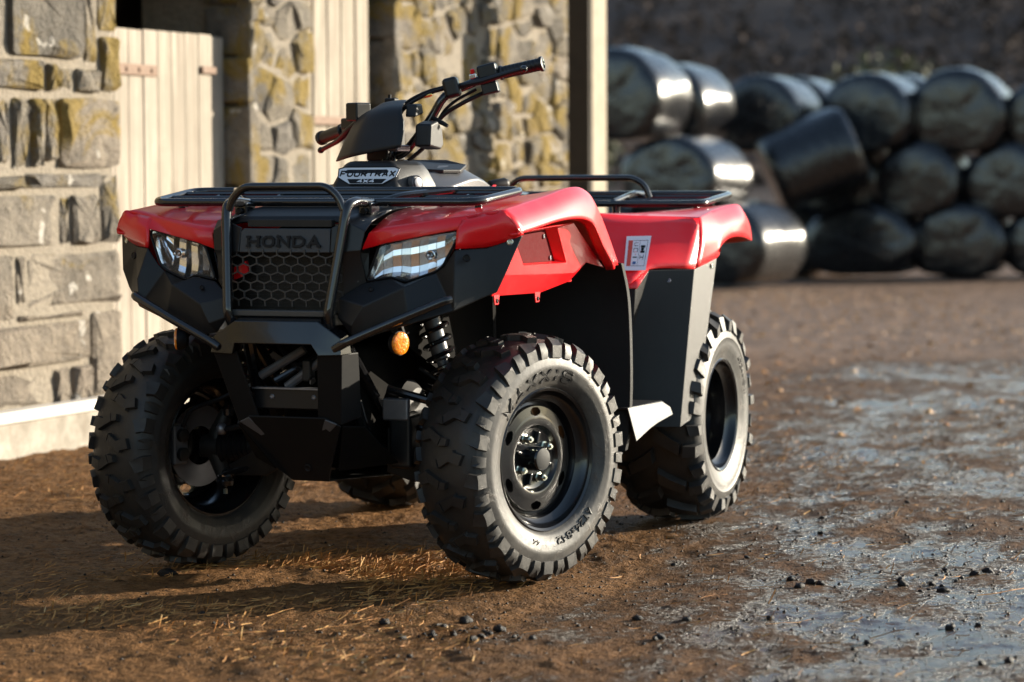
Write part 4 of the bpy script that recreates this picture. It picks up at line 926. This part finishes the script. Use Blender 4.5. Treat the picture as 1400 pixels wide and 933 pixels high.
def stone_poly(P, rough=1.0, xf=bx0):
    y0, y1 = min(q[0] for q in P), max(q[0] for q in P); z0, z1 = min(q[1] for q in P), max(q[1] for q in P); w_, h_ = y1-y0, z1-z0
    cy0, cz0 = (y0+y1)/2, (z0+z1)/2; P = [(q[0]+(cy0-q[0])*min(.2, .007/max(.02, w_/2)), q[1]+(cz0-q[1])*min(.2, .007/max(.02, h_/2))) for q in P]; along = 'y'
    # bow the long edges
    Q = []
    for a, b_ in zip(P, P[1:]+P[:1]):
        Q.append(a)
        if math.hypot(a[0]-b_[0], a[1]-b_[1]) > .12:
            Q.append(((a[0]+b_[0])/2+rng.uniform(-.010, .010)*rough, (a[1]+b_[1])/2+rng.uniform(-.010, .010)*rough))
    cy, cz = (y0+y1)/2, (z0+z1)/2; n = len(Q); pr = rng.uniform(-.025, .014)
    def at(y, z, x): return (x, y, z) if along == 'y' else (bx0-(y-0), along, z)
    tilt_y, tilt_z = rng.uniform(-.06, .06), rng.uniform(-.06, .06)
    V_ = [at(y, z, xf-.075) for y, z in Q]
    V_ += [at(cy+(y-cy)*.985, cz+(z-cz)*.98, xf-.010+pr+rng.uniform(-.012, .006)) for y, z in Q]
    V_ += [at(cy+(y-cy)*(.86+rng.uniform(-.12, .06)), cz+(z-cz)*(.84+rng.uniform(-.14, .06)), xf+pr+(y-cy)*tilt_y+(z-cz)*tilt_z+rng.uniform(-.010, .010)) for y, z in Q]
    V_ += [at(cy+rng.uniform(-.2, .2)*w_, cz+rng.uniform(-.2, .2)*h_, xf+pr+rng.uniform(0, .012))]
    F_ = []
    for i in range(n):
        j = (i+1) % n; F_ += [(i, j, n+j, n+i), (n+i, n+j, 2*n+j, 2*n+i), (2*n+i, 2*n+j, 3*n)]
    me_ = bpy.data.meshes.new('stone'); me_.from_pydata(V_, [], F_); me_.shade_smooth(); me_.set_sharp_from_angle(angle=R(24))
    bm_ = bmesh.new(); bm_.from_mesh(me_); bmesh.ops.recalc_face_normals(bm_, faces=bm_.faces); bm_.to_mesh(me_); bm_.free()
    link('stone', me_, 'stone', wall)
HAND = [(2.17, 2.70, 1.43, 1.80), (2.70, 2.80, 1.42, 1.80), (2.80, 2.95, 1.55, 1.80), (2.81, 2.95, 1.32, 1.55), (1.75, 2.16, 1.45, 1.80), (1.80, 2.42, 1.31, 1.44), (2.43, 2.50, 1.31, 1.43), (2.51, 2.62, 1.31, 1.42), (2.63, 2.80, 1.31, 1.42), (2.50, 2.96, 1.03, 1.305),
        (2.40, 2.49, 1.05, 1.30), (2.31, 2.39, 1.03, 1.30), (2.19, 2.30, 1.02, 1.30), (2.09, 2.18, 1.03, 1.30), (1.97, 2.08, 1.02, 1.30), (1.80, 1.96, 1.02, 1.30), (2.27, 2.84, .95, 1.025), (1.90, 2.26, .95, 1.015), (1.80, 2.50, .735, .945),
        (2.51, 2.58, .735, .945), (2.585, 2.80, .735, .945), (2.805, 2.95, .735, 1.02), (2.28, 2.97, .505, .730), (1.80, 2.20, .475, .73), (2.205, 2.275, .52, .73), (1.80, 2.70, .305, .470), (2.21, 2.69, .472, .503), (2.72, 2.96, .15, .500), (1.80, 2.44, .14, .30), (2.45, 2.57, .14, .30), (2.575, 2.71, .14, .30)]
for q in HAND: stone(*q, rough=1.0)
def subdiv(y0, y1, z0, z1, mw, mh):
    cells = []; _sub(y0, y1, z0, z1, mw, mh, cells)
    # irregular rubble: power cells round the jittered centres, wide stones stay wide
    S3 = [((a+b)/2+rng.uniform(-.16, .16)*(b-a), (c+d)/2+rng.uniform(-.16, .16)*(d-c), (b-a)*(d-c)/3.4) for a, b, c, d in cells]
    for i, (cy, cz, w_) in enumerate(S3):
        P = [(y0, z0), (y1, z0), (y1, z1), (y0, z1)]
        for j, (dy, dz, v_) in enumerate(S3):
            if i == j or abs(dy-cy) > 1.1 or abs(dz-cz) > .8: continue
            k = 1.45; ny_, nz_ = (dy-cy), (dz-cz)*k*k; L2 = (dy-cy)**2+((dz-cz)*k)**2
            lim = (L2+w_-v_)/2; out = []
            for a, b in zip(P, P[1:]+P[:1]):
                fa = (a[0]-cy)*ny_+(a[1]-cz)*nz_-lim; fb_ = (b[0]-cy)*ny_+(b[1]-cz)*nz_-lim
                if fa <= 0: out.append(a)
                if (fa < 0) != (fb_ < 0): t_ = fa/(fa-fb_); out.append((a[0]+(b[0]-a[0])*t_, a[1]+(b[1]-a[1])*t_))
            P = out
            if len(P) < 3: break
        if len(P) >= 3: stone_poly(P)
def _sub(y0, y1, z0, z1, mw, mh, out):
    w_, h_ = y1-y0, z1-z0
    if w_ > mw*rng.uniform(.7, 1.5) and w_ > h_*.6:
        k = y0+w_*rng.uniform(.28, .72); _sub(y0, k, z0, z1, mw, mh, out); _sub(k, y1, z0, z1, mw, mh, out); return
    if h_ > mh*rng.uniform(.7, 1.5):
        k = z0+h_*rng.uniform(.28, .72); _sub(y0, y1, z0, k, mw, mh, out); _sub(y0, y1, k, z1, mw, mh, out); return
    out.append((y0, y1, z0, z1))
subdiv(-2.2, .45, .10, 2.0, .75, .50); subdiv(.45, 1.75, .10, 2.0, .42, .26); subdiv(1.75, 2.95, 1.80, 2.0, .4, .2)
subdiv(4.05, 4.68, .10, 2.0, .34, .24); subdiv(5.56, 8.02, .10, 2.05, .34, .22)
subdiv(.45, 8.02, 2.05, 2.70, 1.1, .42)
# reveal stones on the far jambs of the two doorways
for yj in (4.065, 5.575):
    z = .1
    while z < 1.95:
        h_ = rng.uniform(.16, .36); m_ = MB(); d_ = rng.uniform(.0, .03)
        V_ = []
        mm = MB().box((bx0-.12, yj-.005-d_+.05, z+h_/2), (.22, .1, h_-.016))
        mm.build('stone', 'stone', wall, bevel=.012, smooth=40); z += h_
# lintels
plain('oldwood', (.20, .165, .13), .85, ns=14, var=.5, bump=.4, bs=80, bd=.004)
for y0, y1 in ((2.85, 4.15), (4.58, 5.66)):
    MB().box((bx0-.16, (y0+y1)/2, 2.02), (.30, y1-y0, .14)).build('lintel', 'oldwood', barn, bevel=.01)
# --- plank doors
t = NT('plank'); v = t.coord('Object'); geo = t.n('ShaderNodeNewGeometry'); mp = t.n('ShaderNodeMapping'); mp.inputs['Scale'].default_value = (14, 14, .9); t.l(geo.outputs['Position'], mp.inputs[0]); oi = t.n('ShaderNodeObjectInfo')
gn = t.noise(mp.outputs[0], 2.2, 8, .7, .5); st2 = t.noise(geo.outputs['Position'], 2.0, 5, .6)
c = t.mix(t.ramp(gn, [(.3, 0), (.7, 1)]), (.15, .12, .09), (.50, .445, .365)); c = t.mix(t.math('MULTIPLY', oi.outputs['Random'], .35), c, (.50, .42, .36)); c = t.mix(t.ramp(st2, [(.45, 0), (.70, .7)]), c, (.27, .235, .19))
t.set(Base_Color=c, Roughness=.85, Specular_IOR_Level=.2, Normal=t.bump(gn, .5, .004)); M['plank'] = t.m
plain('rust', (.24, .16, .115), .85, ns=60, var=.4)
def door(y0, y1, z0, z1, n, gap, xd, uneven):
    d = None; w_ = (y1-y0)/n
    ledge = MB(); [ledge.box((xd-.045, (y0+y1)/2, z0+(z1-z0)*k), (.03, y1-y0-.03, .12)) for k in (.12, .5, .88)]
    d = ledge.build('door', 'oldwood', barn, smooth=0)
    for i in range(n):
        a, b_ = y0+w_*i+gap/2, y0+w_*(i+1)-gap/2; zz = z1+rng.uniform(-uneven, uneven)
        x = xd+rng.uniform(-.003, .003)
        MB().box((x-.014, (a+b_)/2, (z0+zz)/2), (.026, b_-a, zz-z0)).build('plank', 'plank', d, bevel=.003)
    return d
d1 = door(2.99, 4.03, .10, 1.595, 9, .004, bx0-.125, .006)
MB().box((bx0-.120, 3.27, 1.43), (.010, .34, .045)).build('hinge_strap', 'rust', d1, bevel=.003)
MB().box((bx0-.116, 3.87, 1.45), (.016, .12, .030)).build('latch', 'rust', d1, bevel=.003)
for yy in (3.16, 3.26, 3.36): MB().lathe([(0, .010), (.006, .009), (.008, 0)], (bx0-.115, yy+.03, 1.43), (1, 0, 0), 10).build('rivet', 'rust', d1)
d2 = door(4.70, 5.46, .10, 1.93, 5, .016, bx0-.105, .004)
MB().box((bx0-.085, 4.95, 1.26), (.010, .45, .04)).build('hinge_strap', 'rust', d2, bevel=.003)
MB().box((bx0-.085, 5.30, 1.18), (.010, .22, .05)).build('hinge_strap', 'rust', d2, bevel=.003)
# --- concrete kerb with a pale rail lying along it
t = NT('concrete'); geo = t.n('ShaderNodeNewGeometry'); p_ = geo.outputs['Position']; a_ = t.noise(p_, 9, 8, .7); mp = t.n('ShaderNodeMapping'); mp.inputs['Scale'].default_value = (4, 4, .6); t.l(p_, mp.inputs[0]); b_ = t.noise(mp.outputs[0], 6, 6, .6)
c = t.mix(t.ramp(a_, [(.35, 0), (.65, 1)]), (.22, .19, .15), (.42, .38, .32)); c = t.mix(t.ramp(b_, [(.55, 0), (.72, .7)]), c, (.24, .19, .14))
t.set(Base_Color=c, Roughness=.9, Normal=t.bump(a_, .5, .01)); M['concrete'] = t.m
kb = MB().box((-2.345, 1.5, .052), (.10, 13.0, .144)).build('kerb', 'concrete', None, bevel=.008, kind='structure')
t = NT('whitewood'); geo = t.n('ShaderNodeNewGeometry'); a_ = t.noise(geo.outputs['Position'], 14, 8, .7)
t.set(Base_Color=t.mix(t.ramp(a_, [(.55, 0), (.75, .8)]), (.62, .58, .53), (.36, .30, .25)), Roughness=.6); M['whitewood'] = t.m
rl = MB().box((-2.318, 2.65, .1455), (.07, 10.2, .043)).build('white_rail', 'whitewood', None, bevel=.007, label='long white painted rail lying along the concrete kerb under the stone wall', cat='rail')
rl.location.z = 0
# --- gate post
plain('postwood', (.34, .285, .21), .85, ns=9, var=.35, bump=.35, bs=60, bd=.004)
po = MB().box((-1.945, 7.11, 1.10), (.125, .23, 2.5)).build('gate_post', 'postwood', None, bevel=.008, label='square weathered timber gate post standing at the end of the stone barn', cat='post')
plain('shadewood', (.045, .032, .020), .8, ns=9, var=.4, bump=.35, bs=60, bd=.004)  # dark brown that carries the shade of the post's near face
MB().box((-1.952, 6.983, 1.10), (.120, .022, 2.48)).build('shade_board', 'shadewood', po, bevel=.003)  # added board: shade on the post's near face put into dark wood
MB().box((-2.03, 7.11, 1.32), (.05, .10, .03)).build('gate_hook', 'rust', po, bevel=.004)
# ---------------------------------------------------------------- silage bales
t = NT('wrap'); v = t.coord('Object'); geo = t.n('ShaderNodeNewGeometry'); oi = t.n('ShaderNodeObjectInfo')
mp = t.n('ShaderNodeMapping'); mp.inputs['Scale'].default_value = (2.0, 7, 2.0); t.l(v, mp.inputs[0])
a_ = t.noise(mp.outputs[0], 1.8, 3, .5, .8); b_ = t.noise(v, 14, 6, .6, .3)
t.set(Base_Color=t.mix(b_, (.003, .003, .004), (.007, .007, .009)), Roughness=t.math('ADD', t.math('MULTIPLY', b_, .12), .22), Specular_IOR_Level=.5, Coat_Weight=.5, Coat_Roughness=.15, Normal=(wb := t.bump(a_, .42, .05)), Coat_Normal=wb); M['wrap'] = t.m
def bale_mesh(seed, sq=.93, r=.60, L=1.2):
    rg = random.Random(seed); k = 40; prof = [(0, 0), (0, .25), (.004, .45), (.02, .54), (.07, .585), (.16, .60), (.4, .605), (.6, .607), (.8, .605), (1.04, .60), (1.13, .585), (1.18, .54), (1.196, .45), (1.2, .25), (1.2, 0)]
    V_ = []; F_ = []; so_ = seed*3.7
    for (y, rr) in prof:
        for j in range(k):
            a = 2*math.pi*j/k; x, z = rr*math.cos(a), rr*math.sin(a)
            nn = 1+.060*noise.noise(Vector((x*2.2+so_, y*1.6, z*2.2)))+.030*noise.noise(Vector((x*6+so_, y*3, z*6)))
            dz = z*sq
            if dz < -.38: dz = -.38+(dz+.38)*.45          # settled foot
            V_.append((x*nn/ (r/.6)*(1.03), y+.03*noise.noise(Vector((x*2+so_, 5, z*2)))-.6+.018*noise.noise(Vector((x*7, so_, z*7))), dz*nn))
    m_ = len(prof)
    for i in range(m_-1):
        for j in range(k): F_.append((i*k+j, i*k+(j+1) % k, (i+1)*k+(j+1) % k, (i+1)*k+j))
    me_ = bpy.data.meshes.new('bale'); me_.from_pydata(V_, [], F_); bm_ = bmesh.new(); bm_.from_mesh(me_); bmesh.ops.remove_doubles(bm_, verts=bm_.verts, dist=1e-4); bmesh.ops.recalc_face_normals(bm_, faces=bm_.faces); bm_.to_mesh(me_); bm_.free(); me_.shade_smooth(); me_.materials.append(M['wrap']); return me_
BM = [bale_mesh(i, sq) for i, sq in ((1, .97), (2, .93), (3, .90), (4, .95))]
G = 'silage bales stacked in the yard'
BALES = [  # label, face centre (x, y, z), yaw, scale x, scale z, mesh
 ('biggest black wrapped bale, topmost next to the timber post', (-7.62, 23.50, 1.956), -4, 1.03, 1.06, 0),
 ('shiny black bale under the topmost one beside the timber post', (-6.96, 23.65, 1.00), -8, 1.04, .96, 2),
 ('bottom bale with bright creases right behind the red rear wing', (-6.42, 23.90, .18), -14, 1.04, .98, 1),
 ('black bale low in the shade behind the quad bike, under the shiny one', (-7.75, 23.80, .16), -3, 1.04, .96, 3),
 ('top row bale directly left of and above the toppled bale', (-6.84, 27.05, 1.80), -3, .97, 1.0, 1),
 ('top row bale second from the right edge, behind the toppled bale', (-5.53, 27.54, 1.80), -2, 1.02, 1.02, 3),
 ('round top row bale, the last one wholly in view on the right', (-4.41, 27.98, 1.82), 1, 1.05, 1.06, 0),
 ('top row bale cut off by the right edge of the picture', (-3.27, 28.43, 1.75), 2, 1.0, 1.03, 2),
 ('middle row bale, second in from the right picture edge', (-4.88, 27.75, .94), 1, .93, .96, 3),
 ('middle row bale cut off by the right edge of the picture', (-3.78, 28.2, .92), 0, .96, .97, 1),
 ('widest slumped bottom bale below the toppled bale', (-5.55, 27.35, .15), -2, 1.22, .96, 2),
 ('bottom row bale between the slumped bale and the corner bale', (-4.36, 27.89, .13), 2, 1.02, .95, 0),
 ('bottom row bale in the corner by the right picture edge', (-3.24, 28.33, .12), -1, 1.02, .96, 1),
 ('bale in deep shade hidden behind the toppled bale', (-6.03, 28.1, .92), 0, 1.0, .98, 1),
 ('dark bottom bale in the gap left of the slumped bale', (-6.52, 28.0, .13), 3, .95, .93, 3),
 ('second bale deep in the stack behind the biggest top bale', (-7.48, 25.0, 1.90), -4, .98, 1.0, 1),
 ('second-rank top bale seen past the one left of the toppled bale', (-6.75, 28.45, 1.84), -2, .98, 1.0, 2),
 ('second-rank top bale right behind the top bale above the slumped one', (-5.42, 28.95, 1.82), -2, 1.0, 1.0, 0)]
for lab_, c, yw, sx_, sz_, k in BALES:
    o = link('silage_bale', BM[k], None, None, lab_, 'bale', G)
    ax_ = Vector((math.sin(R(-yw)), math.cos(R(yw)), 0)); o.location = Vector(c)+ax_*.6
    o.rotation_euler = (0, 0, R(yw)); o.scale = (sx_, 1, sz_)
o = link('silage_bale', BM[3], None, None, 'toppled bale lying tilted across the front of the stack', 'bale', G)
o.location = (-6.02, 26.90, 1.20); o.scale = (1.02, 1.0, 1.0)
ax_ = Vector((.93*math.cos(R(24)), .37*math.cos(R(24)), math.sin(R(24))))
o.rotation_euler = ax_.to_track_quat('Y', 'Z').to_euler()
# ---------------------------------------------------------------- wooded hillside
t = NT('hill'); geo = t.n('ShaderNodeNewGeometry'); p_ = geo.outputs['Position']; a_ = t.noise(p_, .06, 6, .6); b_ = t.noise(p_, .5, 6, .6)
t.set(Base_Color=t.mix(b_, t.mix(a_, (.060, .047, .042), (.082, .061, .053)), (.068, .052, .046)), Roughness=.95, Specular_IOR_Level=.1); M['hill'] = t.m
t = NT('woods'); geo = t.n('ShaderNodeNewGeometry'); p_ = geo.outputs['Position']; a_ = t.noise(p_, .07, 5, .6); b_ = t.noise(p_, .8, 5, .6)
c = t.mix(t.ramp(a_, [(.38, 0), (.62, 1)]), (.058, .046, .042), (.078, .058, .050)); c = t.mix(t.math('MULTIPLY', b_, .5), c, (.060, .048, .042))
t.set(Base_Color=c, Roughness=.95, Specular_IOR_Level=.1); M['woods'] = t.m
def hh(x, y): return -.33+15*sstep(62, 175, y+.10*x)*(.9+.25*noise.noise(Vector((x*.008, y*.008, 2)))) + .8*noise.noise(Vector((x*.05, y*.05, 5)))*sstep(60, 90, y)
V = []; F = []; xs = [-260+7*i for i in range(80)]; ys = [58+5.5*j for j in range(42)]
for y in ys:
    for x in xs: V.append((x, y, hh(x, y)-.05))
for j in range(len(ys)-1):
    for i in range(len(xs)-1): a = j*len(xs)+i; F.append((a, a+1, a+len(xs)+1, a+len(xs)))
me = bpy.data.meshes.new('hillside'); me.from_pydata(V, [], F); me.shade_smooth(); link('hillside', me, 'hill', kind='structure')
# the valley side behind the camera, mirrored in the paint and the lamps
V = []; F = []; n_ = 60
for j in range(8):
    for i in range(n_+1):
        a = R(150+240*i/n_)-R(0); rr_ = 48+9*j; f = sstep(0, 5, j)
        V.append((2+rr_*math.cos(a), -2+rr_*math.sin(a), -.1+(6.0+2.5*noise.noise(Vector((i*.45, j*.3, 4))))*f))
for j in range(7):
    for i in range(n_): a = j*(n_+1)+i; F.append((a, a+1, a+n_+2, a+n_+1))
me = bpy.data.meshes.new('valley_side'); me.from_pydata(V, [], F); me.shade_smooth(); link('valley_side', me, 'hill', kind='structure')
rg = random.Random(5); wd = MB(); V = []; F = []
def tuft(x, y, z, h, r, n):
    for i in range(n):
        f = (i/n)**.8; a = rg.uniform(0, 6.283); rr = r*(1-f*.9)*rg.uniform(.35, 1.0); s_ = r*rg.uniform(.22, .42)
        cx, cy, cz = x+rr*math.cos(a), y+rr*math.sin(a), z+h*(.08+.92*f); k = len(V)
        d1 = Vector((rg.uniform(-1, 1), rg.uniform(-1, 1), rg.uniform(-.6, 1))).normalized()*s_; d2 = Vector((rg.uniform(-1, 1), rg.uniform(-1, 1), rg.uniform(-1, .6))).normalized()*s_
        V.extend([(cx-d1.x, cy-d1.y, cz-d1.z), (cx+d2.x, cy+d2.y, cz+d2.z), (cx+d1.x, cy+d1.y, cz+d1.z), (cx-d2.x*.7, cy-d2.y*.7, cz-d2.z*.7)]); F.append((k, k+1, k+2, k+3))
for i in range(9000):
    y = rg.uniform(85, 190); x = rg.uniform(-.62*y-45, -.02*y+30)
    h = rg.uniform(.5, 1.2); tuft(x, y, hh(x, y)-.1, h, h*.7, 8)
me = bpy.data.meshes.new('distant_woodland'); me.from_pydata(V, [], F); link('distant_woodland', me, 'woods', label='dark leafless woodland covering the hillside beyond the bales', cat='woodland', kind='stuff')
plain('bushleaf', (.085, .088, .045), .8, ns=3, var=.4); plain('bushwood', (.06, .045, .035), .9)
for (bx_, by_, rr_, lb_) in ((-9.6, 46, 1.7, 'round olive bush rising behind the top bales on the right'), (-17.2, 47, 1.5, 'dull olive bush showing above the bales near the timber post')):
    V = []; F = []; bz_ = -.33
    rt_ = root('bush', (bx_, by_, bz_), lb_, 'bush')
    tk = MB()
    for i in range(6):
        a = i*1.05; tk.tube([(bx_, by_, bz_), (bx_+.3*math.cos(a), by_+.3*math.sin(a), bz_+.9), (bx_+.8*math.cos(a), by_+.8*math.sin(a), bz_+2.0)], [.06, .04, .012], 6)
    tk.build('trunk', 'bushwood', rt_)
    for i in range(1500):
        d_ = Vector((rg.gauss(0, 1), rg.gauss(0, 1), rg.gauss(0, 1))).normalized()*rr_*rg.uniform(.45, 1.03); s_ = rg.uniform(.07, .16); k = len(V)
        c = Vector((bx_, by_, bz_+rr_*1.02+.55))+Vector((d_.x, d_.y, d_.z*.95)); e1 = Vector((rg.uniform(-1, 1), rg.uniform(-1, 1), rg.uniform(-1, 1))).normalized()*s_; e2 = e1.cross(Vector((rg.uniform(-1, 1), rg.uniform(-1, 1), rg.uniform(-1, 1)))).normalized()*s_*.6
        V += [c-e1, c+e2, c+e1, c-e2]; F.append((k, k+1, k+2, k+3))
    mk('crown', V, F, 'bushleaf', rt_, smooth=0, keepn=True)
# ---------------------------------------------------------------- straw, grit and mud clods
t = NT('straw'); geo = t.n('ShaderNodeNewGeometry'); a_ = t.noise(geo.outputs['Position'], 23, 3)
t.set(Base_Color=t.ramp(a_, [(.30, (.10, .040, .012)), (.5, (.34, .145, .035)), (.65, (.50, .28, .09)), (.8, (.65, .50, .28))]), Roughness=.55, Specular_IOR_Level=.4); M['straw'] = t.m
plain('clod', (.009, .007, .006), .5, spec=.3, ns=60, var=.5, bump=.5, bs=120, bd=.004)
V = []; F = []; rg = random.Random(21)
def straw(x, y, L, a, w_, lift):
    z0 = ground_h(x, y); d_ = Vector((math.cos(a), math.sin(a), 0)); s_ = Vector((-d_.y, d_.x, 0))*w_/2; b_ = rg.uniform(-.12, .12)*L; k = len(V)
    for i in range(4):
        f = i/3-.5; p_ = Vector((x, y, 0))+d_*L*f+Vector((-d_.y, d_.x, 0))*b_*(1-4*f*f); p_.z = max(z0, ground_h(p_.x, p_.y))+.0015+lift*(f+.5); tw = Vector((0, 0, w_*.35))
        V.extend([p_+s_+tw, p_-s_, p_+s_*.2+tw*1.6])
    for i in range(3):
        o_ = k+i*3; F.extend([(o_, o_+1, o_+4, o_+3), (o_+1, o_+2, o_+5, o_+4), (o_+2, o_, o_+3, o_+5)])
for i in range(15000):
    m_ = rg.random()
    if m_ < .42: x, y = rg.uniform(-2.25, .1), rg.uniform(-1.6, 3.2)                    # by the wall
    elif m_ < .60: x, y = rg.gauss(.02, .20), rg.gauss(.05, .17)                          # swept up between the front wheels
    elif m_ < .78: x, y = rg.uniform(-.4, .7), rg.uniform(-1.7, -.2)
    elif m_ < .90: x, y = rg.uniform(-1.6, .6), rg.uniform(1.4, 3.6)
    else: x, y = rg.uniform(.4, 2.2), rg.uniform(-1.3, 5.5)
    if noise.noise(Vector((x*1.6, y*1.6, 3.3))) < -.12 and m_ < .95: continue
    L = rg.choice((.008, .010, .014, .02, .03, .045)) * rg.uniform(.7, 1.4) if rg.random() < .975 else rg.uniform(.07, .16)
    straw(x, y, L, rg.gauss(.35, .75), rg.uniform(.0014, .0040), rg.uniform(-.002, .010) if rg.random() < .75 else rg.uniform(0, .03))
def far_bit(x, y, s_):
    k = len(V); z = zg(y); a = rg.uniform(0, 3.14); c_, d_ = math.cos(a)*s_, math.sin(a)*s_; h = s_*rg.uniform(.25, .7)
    V.extend([Vector((x-c_, y-d_, z)), Vector((x+c_, y+d_, z)), Vector((x+d_*.5, y-c_*.5, z)), Vector((x-d_*.5, y+c_*.5, z)), Vector((x+rg.uniform(-.3, .3)*s_, y+rg.uniform(-.3, .3)*s_, z+h))])
    F.extend([(k, k+2, k+4), (k+2, k+1, k+4), (k+1, k+3, k+4), (k+3, k, k+4)])
for i in range(5200):
    y = 2.5+21*rg.random()**1.25; far_bit(-.33*y+rg.uniform(-2.2, 4.2), y, rg.uniform(.004, .022)*(.6+.05*y) if rg.random() < .9 else rg.uniform(.02, .04))
me = bpy.data.meshes.new('scattered_straw'); me.from_pydata([tuple(q) for q in V], [], F); link('scattered_straw', me, 'straw', label='golden straw and twigs trampled into the brown mud', cat='straw', kind='stuff')
def clod_mesh(seed):
    bm_ = bmesh.new(); bmesh.ops.create_icosphere(bm_, subdivisions=2, radius=1.0)
    for v_ in bm_.verts:
        n_ = 1+.55*noise.noise(v_.co*1.5+Vector((seed*5, 0, 0)))+.32*noise.noise(v_.co*3.5+Vector((0, seed*3, 0))); v_.co = Vector((v_.co.x*n_, v_.co.y*n_*.85, max(-.35, v_.co.z*n_*.72)))
    me_ = bpy.data.meshes.new('clod'); bm_.to_mesh(me_); bm_.free(); me_.shade_smooth(); me_.materials.append(M['clod']); return me_
CM = [clod_mesh(i) for i in range(6)]
lb_c = 'small dark mud clod on the wet yard'; G2 = 'mud clods strewn over the yard'
spots = [(.56, -.61, 9, .09), (.62, -.68, 10, .08), (.70, -.72, 7, .07), (.52, -.80, 4, .06), (1.38, .27, 12, .10), (1.10, .23, 6, .07), (1.40, .59, 5, .10), (1.45, .45, 6, .09), (1.63, -.17, 3, .08), (1.40, -.57, 4, .10), (1.77, -.61, 3, .10), (1.02, -.62, 3, .08), (1.19, 1.09, 4, .15),
         (1.37, 1.36, 4, .15), (.62, -1.08, 3, .08), (.84, .53, 3, .08), (.70, .62, 5, .12), (1.14, 2.04, 4, .25), (.76, 1.18, 4, .15), (.36, -.81, 3, .10), (.05, -.72, 3, .12), (.95, -.35, 4, .15)]
for cx, cy, n, sp in spots:
    for i in range(n):
        x, y = rg.gauss(cx, sp*.6), rg.gauss(cy, sp*.9)
        if math.hypot(x-.446, y) < .2: continue
        o = link('mud_clod', CM[rg.randrange(6)], None, None, lb_c+(' in front of the near front wheel' if x < .8 and y < -.3 else ' at the right-hand side' if x > 1.25 and y < .9 else ' beside and behind the near wheels' if y > .2 else ' in the lower middle of the picture'), 'mud clod', G2); s_ = rg.choice((.004, .005, .006, .008, .010, .013))*rg.uniform(.8, 1.2)
        o.location = (x, y, ground_h(x, y)+s_*.25); o.rotation_euler = (rg.uniform(-.3, .3), rg.uniform(-.3, .3), rg.uniform(0, 6.28)); o.scale = (s_, s_*rg.uniform(.8, 1.2), s_)
o = link('mud_clod', CM[2], None, None, 'largest dark mud clod, just in front of the front wheel by the wall', 'mud clod', G2); o.location = (-.41, -.23, .006+ground_h(-.41, -.23)); o.scale = (.022, .02, .018)
V = []; F = []
for i in range(12000):
    m_ = rg.random(); x, y = (rg.uniform(.2, 2.6), rg.uniform(-1.6, 5.5)) if m_ < .75 else (rg.uniform(-2.2, .6), rg.uniform(-1.6, 3.2))
    s_ = .0016+.0042*rg.random()**3; k = len(V); z = ground_h(x, y)+s_*.2
    q = [Vector((x+s_*a*rg.uniform(.6, 1.3), y+s_*b_*rg.uniform(.6, 1.3), z+s_*c_*rg.uniform(.6, 1.2))) for a, b_, c_ in ((1, 0, 0), (0, 1, 0), (-1, 0, 0), (0, -1, 0), (0, 0, .9), (0, 0, -.5))]
    V += q; F += [(k+a, k+b_, k+c_) for a, b_, c_ in ((0, 1, 4), (1, 2, 4), (2, 3, 4), (3, 0, 4), (1, 0, 5), (2, 1, 5), (3, 2, 5), (0, 3, 5))]
me = bpy.data.meshes.new('loose_grit'); me.from_pydata([tuple(q) for q in V], [], F); me.shade_smooth(); link('loose_grit', me, 'clod', label='fine dark grit and crumbs of mud over the yard', cat='grit', kind='stuff')
